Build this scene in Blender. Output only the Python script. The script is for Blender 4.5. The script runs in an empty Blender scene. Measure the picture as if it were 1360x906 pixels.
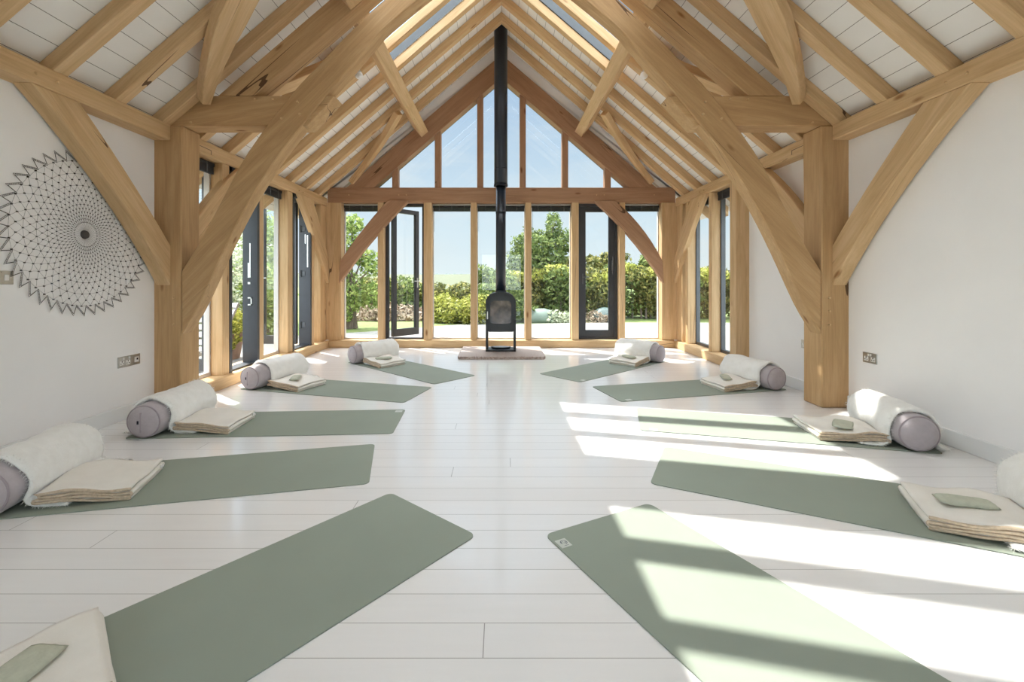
import bpy, bmesh, math, random
import numpy as np
from mathutils import Vector, Matrix, noise
random.seed(4); np.random.seed(4)
PI = math.pi
scn = bpy.context.scene
COL = scn.collection

# ------------------------------------------------------------------ helpers
def tag(o, label=None, cat=None, group=None, kind=None):
    if label: o['label'] = label
    if cat: o['category'] = cat
    if group: o['group'] = group
    if kind: o['kind'] = kind
    return o

def empty(name, loc=(0, 0, 0), rz=0.0):
    e = bpy.data.objects.new(name, None); COL.objects.link(e)
    e.location = loc; e.rotation_euler = (0, 0, rz); e.empty_display_size = .05
    return e

def link(name, me, m, parent=None, mw=None, smooth=False):
    o = bpy.data.objects.new(name, me); COL.objects.link(o)
    if m is not None: me.materials.append(m)
    if smooth:
        for p in me.polygons: p.use_smooth = True
    if mw is not None: o.matrix_world = mw
    if parent is not None:
        o.parent = parent
        if mw is not None:
            o.matrix_parent_inverse = pmat(parent).inverted()
    return o

def pmat(p):
    m = Matrix.LocRotScale(p.location, p.rotation_euler, p.scale)
    return m

def bm_obj(name, bm, m, parent=None, mw=None, smooth=False):
    me = bpy.data.meshes.new(name)
    bmesh.ops.recalc_face_normals(bm, faces=bm.faces)
    bm.to_mesh(me); bm.free()
    return link(name, me, m, parent, mw, smooth)

def bevel(bm, off, seg=1):
    if off > 0:
        bmesh.ops.bevel(bm, geom=list(bm.edges), offset=off, segments=seg, affect='EDGES', clamp_overlap=True, profile=.6)

def add_box(bm, lo, hi, M=None):
    vs = [bm.verts.new((x, y, z)) for x in (lo[0], hi[0]) for y in (lo[1], hi[1]) for z in (lo[2], hi[2])]
    for f in ((0, 1, 3, 2), (4, 6, 7, 5), (0, 4, 5, 1), (2, 3, 7, 6), (0, 2, 6, 4), (1, 5, 7, 3)):
        bm.faces.new([vs[i] for i in f])
    if M is not None: bmesh.ops.transform(bm, matrix=M, verts=vs)
    return vs

def box(name, lo, hi, m, parent=None, bev=.004, axis=None):
    """axis aligned box; its local X runs along its longest side so the grain follows it"""
    lo, hi = Vector([min(a, b) for a, b in zip(lo, hi)]), Vector([max(a, b) for a, b in zip(lo, hi)])
    c = (lo+hi)/2; d = hi-lo
    ax = axis if axis is not None else max(range(3), key=lambda i: d[i])
    R = Matrix.Identity(3)
    if ax == 1: R = Matrix(((0, -1, 0), (1, 0, 0), (0, 0, 1)))
    if ax == 2: R = Matrix(((0, 0, -1), (0, 1, 0), (1, 0, 0)))
    dl = [abs(v) for v in (R.transposed() @ d)]
    bm = bmesh.new(); add_box(bm, [-v/2 for v in dl], [v/2 for v in dl]); bevel(bm, min(bev, min(dl)*.3))
    return bm_obj(name, bm, m, parent, Matrix.Translation(c) @ R.to_4x4())

def frame_of(x, z):
    x = x.normalized(); z = (z - x*z.dot(x)).normalized(); y = z.cross(x)
    return Matrix((x, y, z)).transposed()

def beam(name, A, B, w, h, up, m, parent=None, bev=.006):
    """box from A to B; w wide, h high along up; A,B on the centre line"""
    A, B, up = Vector(A), Vector(B), Vector(up)
    R = frame_of(B-A, up); L = (B-A).length
    bm = bmesh.new(); add_box(bm, (-L/2, -w/2, -h/2), (L/2, w/2, h/2)); bevel(bm, bev)
    return bm_obj(name, bm, m, parent, Matrix.Translation((A+B)/2) @ R.to_4x4())

def prism(name, pts, vec, m, parent=None, bev=.006, chord=None):
    """outline pts (3D, coplanar) given thickness vec"""
    pts = [Vector(p) for p in pts]; vec = Vector(vec)
    c = sum(pts, Vector())/len(pts)
    if chord is None:
        best = max(((a, b) for a in pts for b in pts), key=lambda q: (q[0]-q[1]).length)
        ch = best[1]-best[0]
    else: ch = Vector(chord)
    R = frame_of(ch, vec); Ri = R.transposed()
    bm = bmesh.new()
    a = [bm.verts.new(Ri @ (p-c)) for p in pts]; b = [bm.verts.new(Ri @ (p-c+vec)) for p in pts]
    n = len(pts)
    bm.faces.new(a); bm.faces.new(list(reversed(b)))
    for i in range(n): bm.faces.new((a[i], a[(i+1) % n], b[(i+1) % n], b[i]))
    bmesh.ops.recalc_face_normals(bm, faces=bm.faces)
    if bev:
        es = [e for e in bm.edges if len(e.link_faces) == 2 and e.calc_face_angle(0) > .6]
        bmesh.ops.bevel(bm, geom=es, offset=bev, segments=1, affect='EDGES', clamp_overlap=True)
    return bm_obj(name, bm, m, parent, Matrix.Translation(c) @ R.to_4x4())

def crom(P, n=5):
    P = [Vector(p) for p in P]; out = []
    Q = [P[0]*2-P[1]] + P + [P[-1]*2-P[-2]]
    for i in range(1, len(Q)-2):
        for k in range(n):
            t = k/n; a, b, c, d = Q[i-1], Q[i], Q[i+1], Q[i+2]
            out.append(.5*((2*b)+(c-a)*t+(2*a-5*b+4*c-d)*t*t+(3*b-a-3*c+d)*t**3))
    out.append(P[-1]); return out

def add_tube(bm, A, B, r, n=8, r2=None, cap=True):
    A, B = Vector(A), Vector(B); r2 = r if r2 is None else r2
    d = (B-A)
    if d.length < 1e-6: return
    R = d.to_track_quat('Z', 'Y').to_matrix()
    va = [bm.verts.new(A + R @ Vector((r*math.cos(2*PI*i/n), r*math.sin(2*PI*i/n), 0))) for i in range(n)]
    vb = [bm.verts.new(B + R @ Vector((r2*math.cos(2*PI*i/n), r2*math.sin(2*PI*i/n), 0))) for i in range(n)]
    for i in range(n): bm.faces.new((va[i], va[(i+1) % n], vb[(i+1) % n], vb[i]))
    if cap: bm.faces.new(list(reversed(va))); bm.faces.new(vb)

def add_lathe(bm, prof, n=32, M=None):
    """prof: list of (r,z), around local Z"""
    rings = []
    for r, z in prof:
        if r < 1e-6: rings.append([bm.verts.new((0, 0, z))])
        else: rings.append([bm.verts.new((r*math.cos(2*PI*i/n), r*math.sin(2*PI*i/n), z)) for i in range(n)])
    for a, b in zip(rings, rings[1:]):
        for i in range(n):
            j = (i+1) % n
            if len(a) == 1 and len(b) == 1: continue
            if len(a) == 1: bm.faces.new((a[0], b[i], b[j]))
            elif len(b) == 1: bm.faces.new((a[i], a[j], b[0]))
            else: bm.faces.new((a[i], a[j], b[j], b[i]))
    vs = [v for r in rings for v in r]
    if M is not None: bmesh.ops.transform(bm, matrix=M, verts=vs)

# ------------------------------------------------------------------ materials
def new_mat(name):
    m = bpy.data.materials.new(name); m.use_nodes = True
    nt = m.node_tree; b = nt.nodes['Principled BSDF']
    return m, nt, b
def N(nt, t, **kw):
    n = nt.nodes.new(t)
    for k, v in kw.items(): setattr(n, k, v)
    return n
def L(nt, a, b): nt.links.new(a, b)
def ramp(nt, fac, stops):
    r = N(nt, 'ShaderNodeValToRGB'); e = r.color_ramp.elements
    while len(e) < len(stops): e.new(.5)
    for el, (p, c) in zip(e, stops): el.position = p; el.color = (*c, 1) if len(c) == 3 else c
    L(nt, fac, r.inputs[0]); return r
def mapping(nt, scale=(1, 1, 1), rand=0):
    tc = N(nt, 'ShaderNodeTexCoord'); mp = N(nt, 'ShaderNodeMapping'); mp.inputs['Scale'].default_value = scale
    if rand:
        oi = N(nt, 'ShaderNodeObjectInfo'); mu = N(nt, 'ShaderNodeMath', operation='MULTIPLY'); mu.inputs[1].default_value = rand
        L(nt, oi.outputs['Random'], mu.inputs[0])
        cb = N(nt, 'ShaderNodeCombineXYZ')
        for i in range(3): L(nt, mu.outputs[0], cb.inputs[i])
        ad = N(nt, 'ShaderNodeVectorMath', operation='ADD'); L(nt, tc.outputs['Object'], ad.inputs[0]); L(nt, cb.outputs[0], ad.inputs[1])
        L(nt, ad.outputs[0], mp.inputs[0])
    else: L(nt, tc.outputs['Object'], mp.inputs[0])
    return mp.outputs[0]
def noise_n(nt, vec, scale, detail=4, rough=.55, dist=0):
    n = N(nt, 'ShaderNodeTexNoise'); n.inputs['Scale'].default_value = scale; n.inputs['Detail'].default_value = detail
    n.inputs['Roughness'].default_value = rough; n.inputs['Distortion'].default_value = dist
    if vec is not None: L(nt, vec, n.inputs['Vector'])
    return n
def bump(nt, b, h, s=.2, d=.01):
    bp = N(nt, 'ShaderNodeBump'); bp.inputs['Strength'].default_value = s; bp.inputs['Distance'].default_value = d
    L(nt, h, bp.inputs['Height']); L(nt, bp.outputs[0], b.inputs['Normal'])

def simple(name, col, rough=.5, metal=0, nscale=0, namt=.15, bs=0, spec=None, sheen=0):
    m, nt, b = new_mat(name)
    b.inputs['Base Color'].default_value = (*col, 1); b.inputs['Roughness'].default_value = rough; b.inputs['Metallic'].default_value = metal
    if spec is not None: b.inputs['Specular IOR Level'].default_value = spec
    if sheen: b.inputs['Sheen Weight'].default_value = sheen
    v = mapping(nt)
    n = noise_n(nt, v, nscale or 6)
    lo = [c*(1-namt) for c in col]; hi = [min(1, c*(1+namt*.6)) for c in col]
    r = ramp(nt, n.outputs[0], [(.3, lo), (.7, hi)]); L(nt, r.outputs[0], b.inputs['Base Color'])
    if bs: 
        n2 = noise_n(nt, v, (nscale or 6)*4, 3); bump(nt, b, n2.outputs[0], bs, .01)
    return m

def oak(name, dark, mid, light, crack=True):
    m, nt, b = new_mat(name)
    v = mapping(nt, (1, 9, 9), 7.3)
    g = noise_n(nt, v, 1.5, 6, .62, .6)                # long grain
    r = ramp(nt, g.outputs[0], [(.25, dark), (.5, mid), (.75, light)])
    vf = mapping(nt, (2.2, 70, 70), 3.1); f = noise_n(nt, vf, 1.2, 3, .6)
    mx = N(nt, 'ShaderNodeMix', data_type='RGBA', blend_type='MULTIPLY'); mx.inputs[0].default_value = .35
    fr = ramp(nt, f.outputs[0], [(.3, (.72, .66, .6)), (.65, (1.06, 1.05, 1.04))])
    L(nt, r.outputs[0], mx.inputs[6]); L(nt, fr.outputs[0], mx.inputs[7]); col = mx.outputs[2]
    # knots
    vk = mapping(nt, (1.1, 3.2, 3.2), 11.7); vo = N(nt, 'ShaderNodeTexVoronoi'); vo.inputs['Scale'].default_value = 1.15; L(nt, vk, vo.inputs['Vector'])
    kr = ramp(nt, vo.outputs['Distance'], [(.0, (.38, .26, .17)), (.045, (.55, .42, .32)), (.09, (1, 1, 1))])
    mk = N(nt, 'ShaderNodeMix', data_type='RGBA', blend_type='MULTIPLY'); mk.inputs[0].default_value = 1
    L(nt, col, mk.inputs[6]); L(nt, kr.outputs[0], mk.inputs[7]); col = mk.outputs[2]
    # drying cracks along the grain
    vc = mapping(nt, (.16, 3.4, 3.4), 5.9); c = noise_n(nt, vc, 1.0, 2.0, .45, .0)
    s = N(nt, 'ShaderNodeMath', operation='SUBTRACT'); s.inputs[1].default_value = .5; L(nt, c.outputs[0], s.inputs[0])
    a = N(nt, 'ShaderNodeMath', operation='ABSOLUTE'); L(nt, s.outputs[0], a.inputs[0])
    vm = mapping(nt, (.9, .9, .9), 9.1); cm = noise_n(nt, vm, 1.1, 1)
    cr = ramp(nt, cm.outputs[0], [(.54, (0, 0, 0)), (.66, (.0030, .0030, .0030))])
    lt = N(nt, 'ShaderNodeMath', operation='LESS_THAN'); L(nt, a.outputs[0], lt.inputs[0]); L(nt, cr.outputs[0], lt.inputs[1])
    mc = N(nt, 'ShaderNodeMix', data_type='RGBA'); L(nt, lt.outputs[0], mc.inputs[0]); L(nt, col, mc.inputs[6]); mc.inputs[7].default_value = (.13, .07, .035, 1)
    L(nt, mc.outputs[2], b.inputs['Base Color'])
    b.inputs['Roughness'].default_value = .62; b.inputs['Specular IOR Level'].default_value = .25
    ad = N(nt, 'ShaderNodeMath', operation='SUBTRACT'); L(nt, f.outputs[0], ad.inputs[0]); L(nt, lt.outputs[0], ad.inputs[1])
    bump(nt, b, ad.outputs[0], .22, .004)
    return m

OAK = oak('oak', (.52, .34, .17), (.63, .43, .235), (.71, .51, .30))
OAKG = oak('oak_gable_shaded', (.32, .175, .10), (.40, .23, .135), (.46, .28, .17))  # gable oak, its backlit shade put into the colour

OAKT = oak('oak_truss_shaded', (.43, .265, .125), (.53, .34, .17), (.61, .41, .225))  # truss oak, shade of the camera-facing sides put into the colour

def boards(name, col, line, w, length, mortar, rough, rot90=False, coat=0, varia=.05):
    m, nt, b = new_mat(name)
    tc = N(nt, 'ShaderNodeTexCoord'); mp = N(nt, 'ShaderNodeMapping')
    if rot90: mp.inputs['Rotation'].default_value = (0, 0, PI/2)
    L(nt, tc.outputs['Object'], mp.inputs[0])
    br = N(nt, 'ShaderNodeTexBrick'); br.offset = .37; br.squash = 1
    br.inputs['Scale'].default_value = 1; br.inputs['Mortar Size'].default_value = mortar; br.inputs['Mortar Smooth'].default_value = .1
    br.inputs['Brick Width'].default_value = length; br.inputs['Row Height'].default_value = w; br.inputs['Bias'].default_value = 0
    c1 = tuple(c*(1-varia) for c in col)
    br.inputs['Color1'].default_value = (*col, 1); br.inputs['Color2'].default_value = (*c1, 1); br.inputs['Mortar'].default_value = (*line, 1)
    L(nt, mp.outputs[0], br.inputs['Vector'])
    n = noise_n(nt, mp.outputs[0], 3, 5); nr = ramp(nt, n.outputs[0], [(.3, (.94, .94, .94)), (.7, (1, 1, 1))])
    mx = N(nt, 'ShaderNodeMix', data_type='RGBA', blend_type='MULTIPLY'); mx.inputs[0].default_value = 1
    L(nt, br.outputs['Color'], mx.inputs[6]); L(nt, nr.outputs[0], mx.inputs[7]); L(nt, mx.outputs[2], b.inputs['Base Color'])
    b.inputs['Roughness'].default_value = rough
    if coat: b.inputs['Coat Weight'].default_value = coat; b.inputs['Coat Roughness'].default_value = .16
    inv = N(nt, 'ShaderNodeMath', operation='SUBTRACT'); inv.inputs[0].default_value = 1; L(nt, br.outputs['Fac'], inv.inputs[1])
    mn = N(nt, 'ShaderNodeMapping'); mn.inputs['Scale'].default_value = (1, 14, 1); L(nt, mp.outputs[0], mn.inputs[0])
    n3 = noise_n(nt, mn.outputs[0], 2.5, 4)
    ad = N(nt, 'ShaderNodeMath', operation='MULTIPLY_ADD'); L(nt, n3.outputs[0], ad.inputs[0]); ad.inputs[1].default_value = .25; L(nt, inv.outputs[0], ad.inputs[2])
    bump(nt, b, ad.outputs[0], .25, .003)
    return m
def floor_mat():
    m, nt, b = new_mat('white_floorboards'); tc = N(nt, 'ShaderNodeTexCoord'); sx = N(nt, 'ShaderNodeSeparateXYZ'); L(nt, tc.outputs['Object'], sx.inputs[0])
    def mth(op, a, b_=None, c=None):
        n = N(nt, 'ShaderNodeMath', operation=op)
        for i, v in enumerate((a, b_, c)):
            if v is None: continue
            if isinstance(v, (int, float)): n.inputs[i].default_value = v
            else: L(nt, v, n.inputs[i])
        return n.outputs[0]
    w = .1405; q = mth('DIVIDE', sx.outputs[1], w); row = mth('FLOOR', q); fy = mth('FRACT', q)
    wn_ = N(nt, 'ShaderNodeTexWhiteNoise', noise_dimensions='1D'); L(nt, row, wn_.inputs['W'])
    fx = mth('FRACT', mth('ADD', mth('DIVIDE', sx.outputs[0], 9.0), mth('MULTIPLY', wn_.outputs['Value'], 7.3)))
    seam = mth('LESS_THAN', fy, .017); joint = mth('LESS_THAN', fx, .00035); line = mth('MAXIMUM', seam, joint)
    brd = N(nt, 'ShaderNodeTexWhiteNoise', noise_dimensions='2D'); cb = N(nt, 'ShaderNodeCombineXYZ'); L(nt, row, cb.inputs[0]); L(nt, cb.outputs[0], brd.inputs['Vector'])
    mp = N(nt, 'ShaderNodeMapping'); mp.inputs['Scale'].default_value = (1, 12, 1); L(nt, tc.outputs['Object'], mp.inputs[0]); gr = noise_n(nt, mp.outputs[0], 2.4, 5)
    val = mth('ADD', mth('MULTIPLY', brd.outputs['Value'], .03), mth('MULTIPLY', gr.outputs[0], .05))
    r = ramp(nt, val, [(0, (.79, .775, .77)), (.08, (.88, .865, .86))])
    mx = N(nt, 'ShaderNodeMix', data_type='RGBA'); L(nt, line, mx.inputs[0]); L(nt, r.outputs[0], mx.inputs[6]); mx.inputs[7].default_value = (.36, .34, .33, 1)
    L(nt, mx.outputs[2], b.inputs['Base Color']); b.inputs['Roughness'].default_value = .28; b.inputs['Coat Weight'].default_value = .6; b.inputs['Coat Roughness'].default_value = .10
    h = mth('SUBTRACT', mth('MULTIPLY', gr.outputs[0], .25), line); bump(nt, b, h, .22, .003)
    return m
FLOOR = floor_mat()
CEIL = boards('white_ceiling_boards', (.87, .85, .81), (.16, .14, .12), .162, 9.0, .0022, .6, varia=.03)
WALL = simple('white_plaster', (.90, .88, .87), .85, nscale=2.5, namt=.02, bs=.03)
SKIRT = simple('white_gloss_paint', (.80, .80, .79), .35, nscale=4, namt=.02)
DARK = simple('anthracite_metal', (.045, .048, .055), .42, nscale=12, namt=.1)
FRAMEG = simple('window_frame_grey', (.10, .105, .11), .45, nscale=9, namt=.1)
PALE = simple('pale_glazing_trim', (.62, .58, .54), .5, nscale=9, namt=.05)
BLACK = simple('black_stove_steel', (.018, .019, .021), .42, nscale=20, namt=.2, bs=.05)
FLUE = simple('black_flue_enamel', (.012, .018, .030), .3, nscale=8, namt=.15)
CHROME = simple('brushed_steel', (.55, .54, .52), .3, 1, nscale=30, namt=.1)
WHITEP = simple('white_plastic', (.8, .79, .77), .4, nscale=9, namt=.02)
BLINDM = simple('dark_blind', (.03, .03, .034), .5, nscale=15, namt=.2)
MATM = simple('sage_rubber', (.285, .32, .268), .72, nscale=1.6, namt=.05, bs=.02, spec=.3)
MATE = simple('mat_edge', (.16, .19, .15), .8, nscale=5, namt=.05)
BOLST = simple('mauve_grey_cotton', (.46, .41, .43), .9, nscale=30, namt=.06, bs=.15, sheen=.2)
PIPING = simple('mauve_piping', (.36, .31, .33), .9, nscale=30, namt=.06)
SAGEC = simple('sage_linen', (.50, .51, .41), .95, nscale=40, namt=.1, bs=.15)
BLACKT = simple('black_tag', (.01, .008, .02), .8, nscale=30, namt=.06)
WIRE = simple('dark_thread', (.07, .06, .055), .8, nscale=30, namt=.2)
def blanket_mat():
    m, nt, b = new_mat('cream_cotton_blanket')
    v = mapping(nt, (1, 1, 1), 3)
    n = noise_n(nt, v, 5, 4); r = ramp(nt, n.outputs[0], [(.3, (.76, .715, .65)), (.7, (.84, .80, .74))])
    L(nt, r.outputs[0], b.inputs['Base Color']); b.inputs['Roughness'].default_value = .95; b.inputs['Sheen Weight'].default_value = .2
    n2 = noise_n(nt, v, 160, 2); bump(nt, b, n2.outputs[0], .3, .003)
    return m
BLANK = blanket_mat()
BEDGE = simple('blanket_selvedge', (.62, .49, .36), .95, nscale=60, namt=.2, bs=.2)
def fleece_mat():
    m, nt, b = new_mat('white_fleece')
    v = mapping(nt, (1, 1, 1), 3)
    n = noise_n(nt, v, 20, 4); r = ramp(nt, n.outputs[0], [(.3, (.86, .845, .81)), (.7, (.92, .91, .88))])
    L(nt, r.outputs[0], b.inputs['Base Color']); b.inputs['Roughness'].default_value = 1; b.inputs['Sheen Weight'].default_value = .4
    n2 = noise_n(nt, v, 90, 4, .7); bump(nt, b, n2.outputs[0], .6, .008)
    return m
FLEECE = fleece_mat()
def glass_mat():
    m = bpy.data.materials.new('window_glass'); m.use_nodes = True; nt = m.node_tree; nt.nodes.clear()
    o = N(nt, 'ShaderNodeOutputMaterial'); t = N(nt, 'ShaderNodeBsdfTransparent'); t.inputs[0].default_value = (.96, .975, .97, 1)
    g = N(nt, 'ShaderNodeBsdfGlossy'); g.inputs['Roughness'].default_value = .01
    f = N(nt, 'ShaderNodeLayerWeight'); f.inputs[0].default_value = .5
    pw = N(nt, 'ShaderNodeMath', operation='POWER'); pw.inputs[1].default_value = 5; L(nt, f.outputs['Facing'], pw.inputs[0])
    mu = N(nt, 'ShaderNodeMath', operation='MULTIPLY_ADD'); mu.inputs[1].default_value = .5; mu.inputs[2].default_value = .025; L(nt, pw.outputs[0], mu.inputs[0])
    mx = N(nt, 'ShaderNodeMixShader'); L(nt, mu.outputs[0], mx.inputs[0]); L(nt, t.outputs[0], mx.inputs[1]); L(nt, g.outputs[0], mx.inputs[2]); L(nt, mx.outputs[0], o.inputs[0])
    return m
GLASS = glass_mat()
def stone_mat():
    m, nt, b = new_mat('granite_slab'); v = mapping(nt)
    n = noise_n(nt, v, 70, 3, .7); r = ramp(nt, n.outputs[0], [(.35, (.18, .12, .10)), (.5, (.38, .29, .25)), (.65, (.56, .49, .44))])
    L(nt, r.outputs[0], b.inputs['Base Color']); b.inputs['Roughness'].default_value = .6; bump(nt, b, n.outputs[0], .3, .004)
    return m
STONE = stone_mat()
def leaf_mat(name, c1, c2, c3):
    m, nt, b = new_mat(name)
    g = N(nt, 'ShaderNodeNewGeometry'); r = ramp(nt, g.outputs['Random Per Island'], [(0, c1), (.55, c2), (1, c3)])
    L(nt, r.outputs[0], b.inputs['Base Color']); b.inputs['Roughness'].default_value = .6; b.inputs['Specular IOR Level'].default_value = .2
    t = N(nt, 'ShaderNodeBsdfTranslucent'); L(nt, r.outputs[0], t.inputs[0])
    mx = N(nt, 'ShaderNodeMixShader'); mx.inputs[0].default_value = .35
    L(nt, b.outputs[0], mx.inputs[1]); L(nt, t.outputs[0], mx.inputs[2]); L(nt, mx.outputs[0], nt.nodes['Material Output'].inputs[0])
    return m
LEAF_Y = leaf_mat('leaf_yellow_green', (.12, .14, .03), (.32, .33, .06), (.52, .48, .12))
LEAF_O = leaf_mat('leaf_olive', (.04, .05, .015), (.15, .16, .045), (.40, .34, .10))
LEAF_G = leaf_mat('leaf_mid_green', (.05, .08, .02), (.14, .19, .05), (.30, .34, .11))
LEAF_S = leaf_mat('leaf_silver', (.20, .24, .15), (.44, .47, .32), (.72, .72, .54))
LEAF_B = leaf_mat('leaf_sunlit_green', (.10, .16, .04), (.26, .34, .09), (.48, .54, .18))  # left garden leaves, sunlit brightness put into the colour
BARK = simple('bark', (.16, .12, .09), .9, nscale=12, namt=.3, bs=.4)
def ground_mat():
    m, nt, b = new_mat('pale_gravel'); v = mapping(nt)
    n = noise_n(nt, v, 40, 4, .7); n2 = noise_n(nt, v, .5, 3)
    r = ramp(nt, n.outputs[0], [(.3, (.16, .152, .14)), (.7, (.27, .26, .24))])
    r2 = ramp(nt, n2.outputs[0], [(.3, (.85, .83, .8)), (.7, (1, 1, 1))])
    mx = N(nt, 'ShaderNodeMix', data_type='RGBA', blend_type='MULTIPLY'); mx.inputs[0].default_value = 1
    L(nt, r.outputs[0], mx.inputs[6]); L(nt, r2.outputs[0], mx.inputs[7]); L(nt, mx.outputs[2], b.inputs['Base Color']); b.inputs['Roughness'].default_value = .95
    bump(nt, b, n.outputs[0], .5, .01)
    return m
GRAVEL = ground_mat()
GRASS = simple('grass', (.13, .17, .045), .95, nscale=9, namt=.4, bs=.5)
FIELD = simple('stubble_field', (.075, .08, .04), .95, nscale=.05, namt=.12)
FARH = simple('distant_wood', (.10, .15, .13), .95, nscale=.5, namt=.2)
BRUSH = leaf_mat('dry_brush', (.16, .11, .07), (.34, .26, .18), (.56, .48, .38))
TERRA = simple('weathered_terracotta', (.30, .20, .15), .85, nscale=9, namt=.2, bs=.1)
GREYW = simple('weathered_grey_wood', (.42, .40, .38), .85, nscale=9, namt=.2, bs=.2)
TARP = simple('pale_green_tarpaulin', (.12, .16, .12), .5, nscale=4, namt=.15)
TARPD = simple('dark_green_tarpaulin', (.06, .09, .08), .4, nscale=4, namt=.15)

# ------------------------------------------------------------------ key dimensions
CAMZ = 1.15
RK = .86                                  # roof slope (rise per metre)
RAF = 5.10                                # apex height of rafter undersides
BO = .14                                  # boards lie this much above the rafter undersides
NRM = Vector((RK, 0, 1)).normalized()     # outward normal of the right slope
def zr(a, off=0.0): return RAF+off-RK*abs(a)
XW = 3.12                                 # inner face of side walls
YT = 4.06                                 # front of the open truss
YG = 7.70                                 # front of gable frame
YB = -3.6                                 # back end
SIDES = ((-1, 'left'), (1, 'right'))

# ------------------------------------------------------------------ shell
def struct(o): o['kind'] = 'structure'; return o
struct(box('floor', (-3.3, YB-.2, -.04), (3.3, 7.95, 0), FLOOR, axis=0, bev=0))
bpy.data.objects['floor'].location.z = -.02
for s_, nm_, y1_ in ((-1, 'wall_left', 4.30), (1, 'wall_right', 5.76)):
    struct(box(nm_, (s_*XW, -.9, 0), (s_*(XW+.2), y1_, 2.56), WALL, bev=0))
    struct(box(nm_, (s_*XW, YB, 0), (s_*(XW+.2), -2.7, 2.56), WALL, bev=0))
    struct(box(nm_, (s_*XW, -2.7, 0), (s_*(XW+.2), -.9, .5), WALL, bev=0))  # leaves the opening for an unseen side window added for light
    struct(box(nm_, (s_*XW, -2.7, 2.3), (s_*(XW+.2), -.9, 2.56), WALL, bev=0))
# wall behind the camera with an unseen window added to let light in
bw = [((-3.3, 0), (-.9, 2.5)), ((.9, 0), (3.3, 2.5))]
for i, (a, b_) in enumerate(bw): struct(box('wall_back', (a[0], YB-.2, a[1]), (b_[0], YB, b_[1]), WALL, bev=0))
struct(box('wall_back', (-.9, YB-.2, 0), (.9, YB, .15), WALL, bev=0))
struct(prism('wall_back', [(-3.3, YB, 2.3), (3.3, YB, 2.3), (3.3, YB, 2.5), (0, YB, 5.3), (-3.3, YB, 2.5)], (0, -.2, 0), WALL, bev=0, chord=(1, 0, 0)))
for s, nm in SIDES:
    ye = 4.05 if s < 0 else 5.64
    segs = [(YB, 4.05)] if s < 0 else [(YB, 4.05), (4.32, 5.64)]
    for a, b_ in segs:
        o = struct(box('baseboard_'+nm, (s*XW, a, 0), (s*(XW-.022), b_, .115), SKIRT, bev=.004))

# roof boards (undersides carry the board joints), with two rooflight openings per slope
SKY = [(2.62, 3.95), (4.57, 5.90)]           # Y ranges of openings
AL, AU = 1.47, .16                            # horizontal distance from ridge: lower and upper edge of openings
YR0, YR1 = YB-.3, 8.32
def roofpanel(s, a0, a1, y0, y1):
    """board panel on slope s between plan distances a0<a1"""
    p0 = Vector((s*a0, (y0+y1)/2, zr(a0, BO))); p1 = Vector((s*a1, (y0+y1)/2, zr(a1, BO)))
    n = Vector((s*RK, 0, 1)).normalized(); L_ = (p1-p0).length; t = .05
    # local x along Y (board length), local y along slope
    x = Vector((0, 1, 0)); z = n; y = z.cross(x)
    R = Matrix((x, y, z)).transposed()
    c = (p0+p1)/2 + n*t/2
    bm = bmesh.new(); add_box(bm, (-(y1-y0)/2, -L_/2, -t/2), ((y1-y0)/2, L_/2, t/2))
    # shift the local origin to the ridge so that the joints run through between the panels
    off = y.dot(c - Vector((0, 0, zr(0, BO)))) 
    bmesh.ops.translate(bm, vec=(c.y, off, 0), verts=bm.verts)
    org = c - y*off - Vector((0, c.y, 0))
    return struct(bm_obj('ceiling', bm, CEIL, None, Matrix.Translation(org) @ R.to_4x4()))
for s, nm in SIDES:
    roofpanel(s, AL, 3.52, YR0, YR1)
    roofpanel(s, 0, AU, YR0, YR1)
    ys = [YR0] + [v for q in SKY for v in q] + [YR1]
    for i in (0, 2, 4): roofpanel(s, AU, AL, ys[i], ys[i+1])
    # outer roof build-up above the boards, plain
# rooflights
wn = 0
def window_empty(cx, cy, cz):
    global wn
    wn += 1
    e = empty('window_%d' % wn, (cx, cy, cz)); e['kind'] = 'structure'; return e
for s, nm in SIDES:
    n = Vector((s*RK, 0, 1)).normalized()
    for y0, y1 in SKY:
        pc = Vector((s*(AL+AU)/2, (y0+y1)/2, zr((AL+AU)/2, BO)))
        w = window_empty(*pc)
        R = Matrix((Vector((0, 1, 0)), n.cross(Vector((0, 1, 0))), n)).transposed()
        Ls = math.hypot(1, RK)*(AL-AU)/2; hy = (y1-y0)/2
        MW = Matrix.Translation(pc) @ R.to_4x4()
        bm = bmesh.new(); add_box(bm, (-hy-.03, -Ls-.03, .085), (hy+.03, Ls+.03, .091)); bm_obj('pane', bm, GLASS, w, MW)
        bm = bmesh.new()
        add_box(bm, (-hy-.05, -Ls-.05, .0), (-hy+.005, Ls+.05, .12)); add_box(bm, (hy-.005, -Ls-.05, .0), (hy+.05, Ls+.05, .12))
        add_box(bm, (-hy, -Ls-.05, .05), (hy, -Ls, .12)); add_box(bm, (-hy, Ls, .05), (hy, Ls+.05, .12))
        for k in (1, 2): 
            yy = -hy + k*2*hy/3
            add_box(bm, (yy-.03, -Ls, .06), (yy+.03, Ls, .085))
        bm_obj('window_frame', bm, FRAMEG, w, MW)

# ------------------------------------------------------------------ timbers
def timber(o, label, cat, group=None): return tag(o, label, cat, group, 'thing')
def peg(P, ax, parent, r=.011, l=.014):
    bm = bmesh.new(); P = Vector(P); ax = Vector(ax).normalized()
    add_tube(bm, P-ax*.02, P+ax*l, r, 10, r*.8)
    return bm_obj('peg', bm, OAK, parent, Matrix.Identity(4))
ordinal = ['', 'first', 'second', 'third', 'fourth', 'fifth', 'sixth', 'seventh', 'eighth', 'ninth', 'tenth', 'eleventh']
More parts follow.
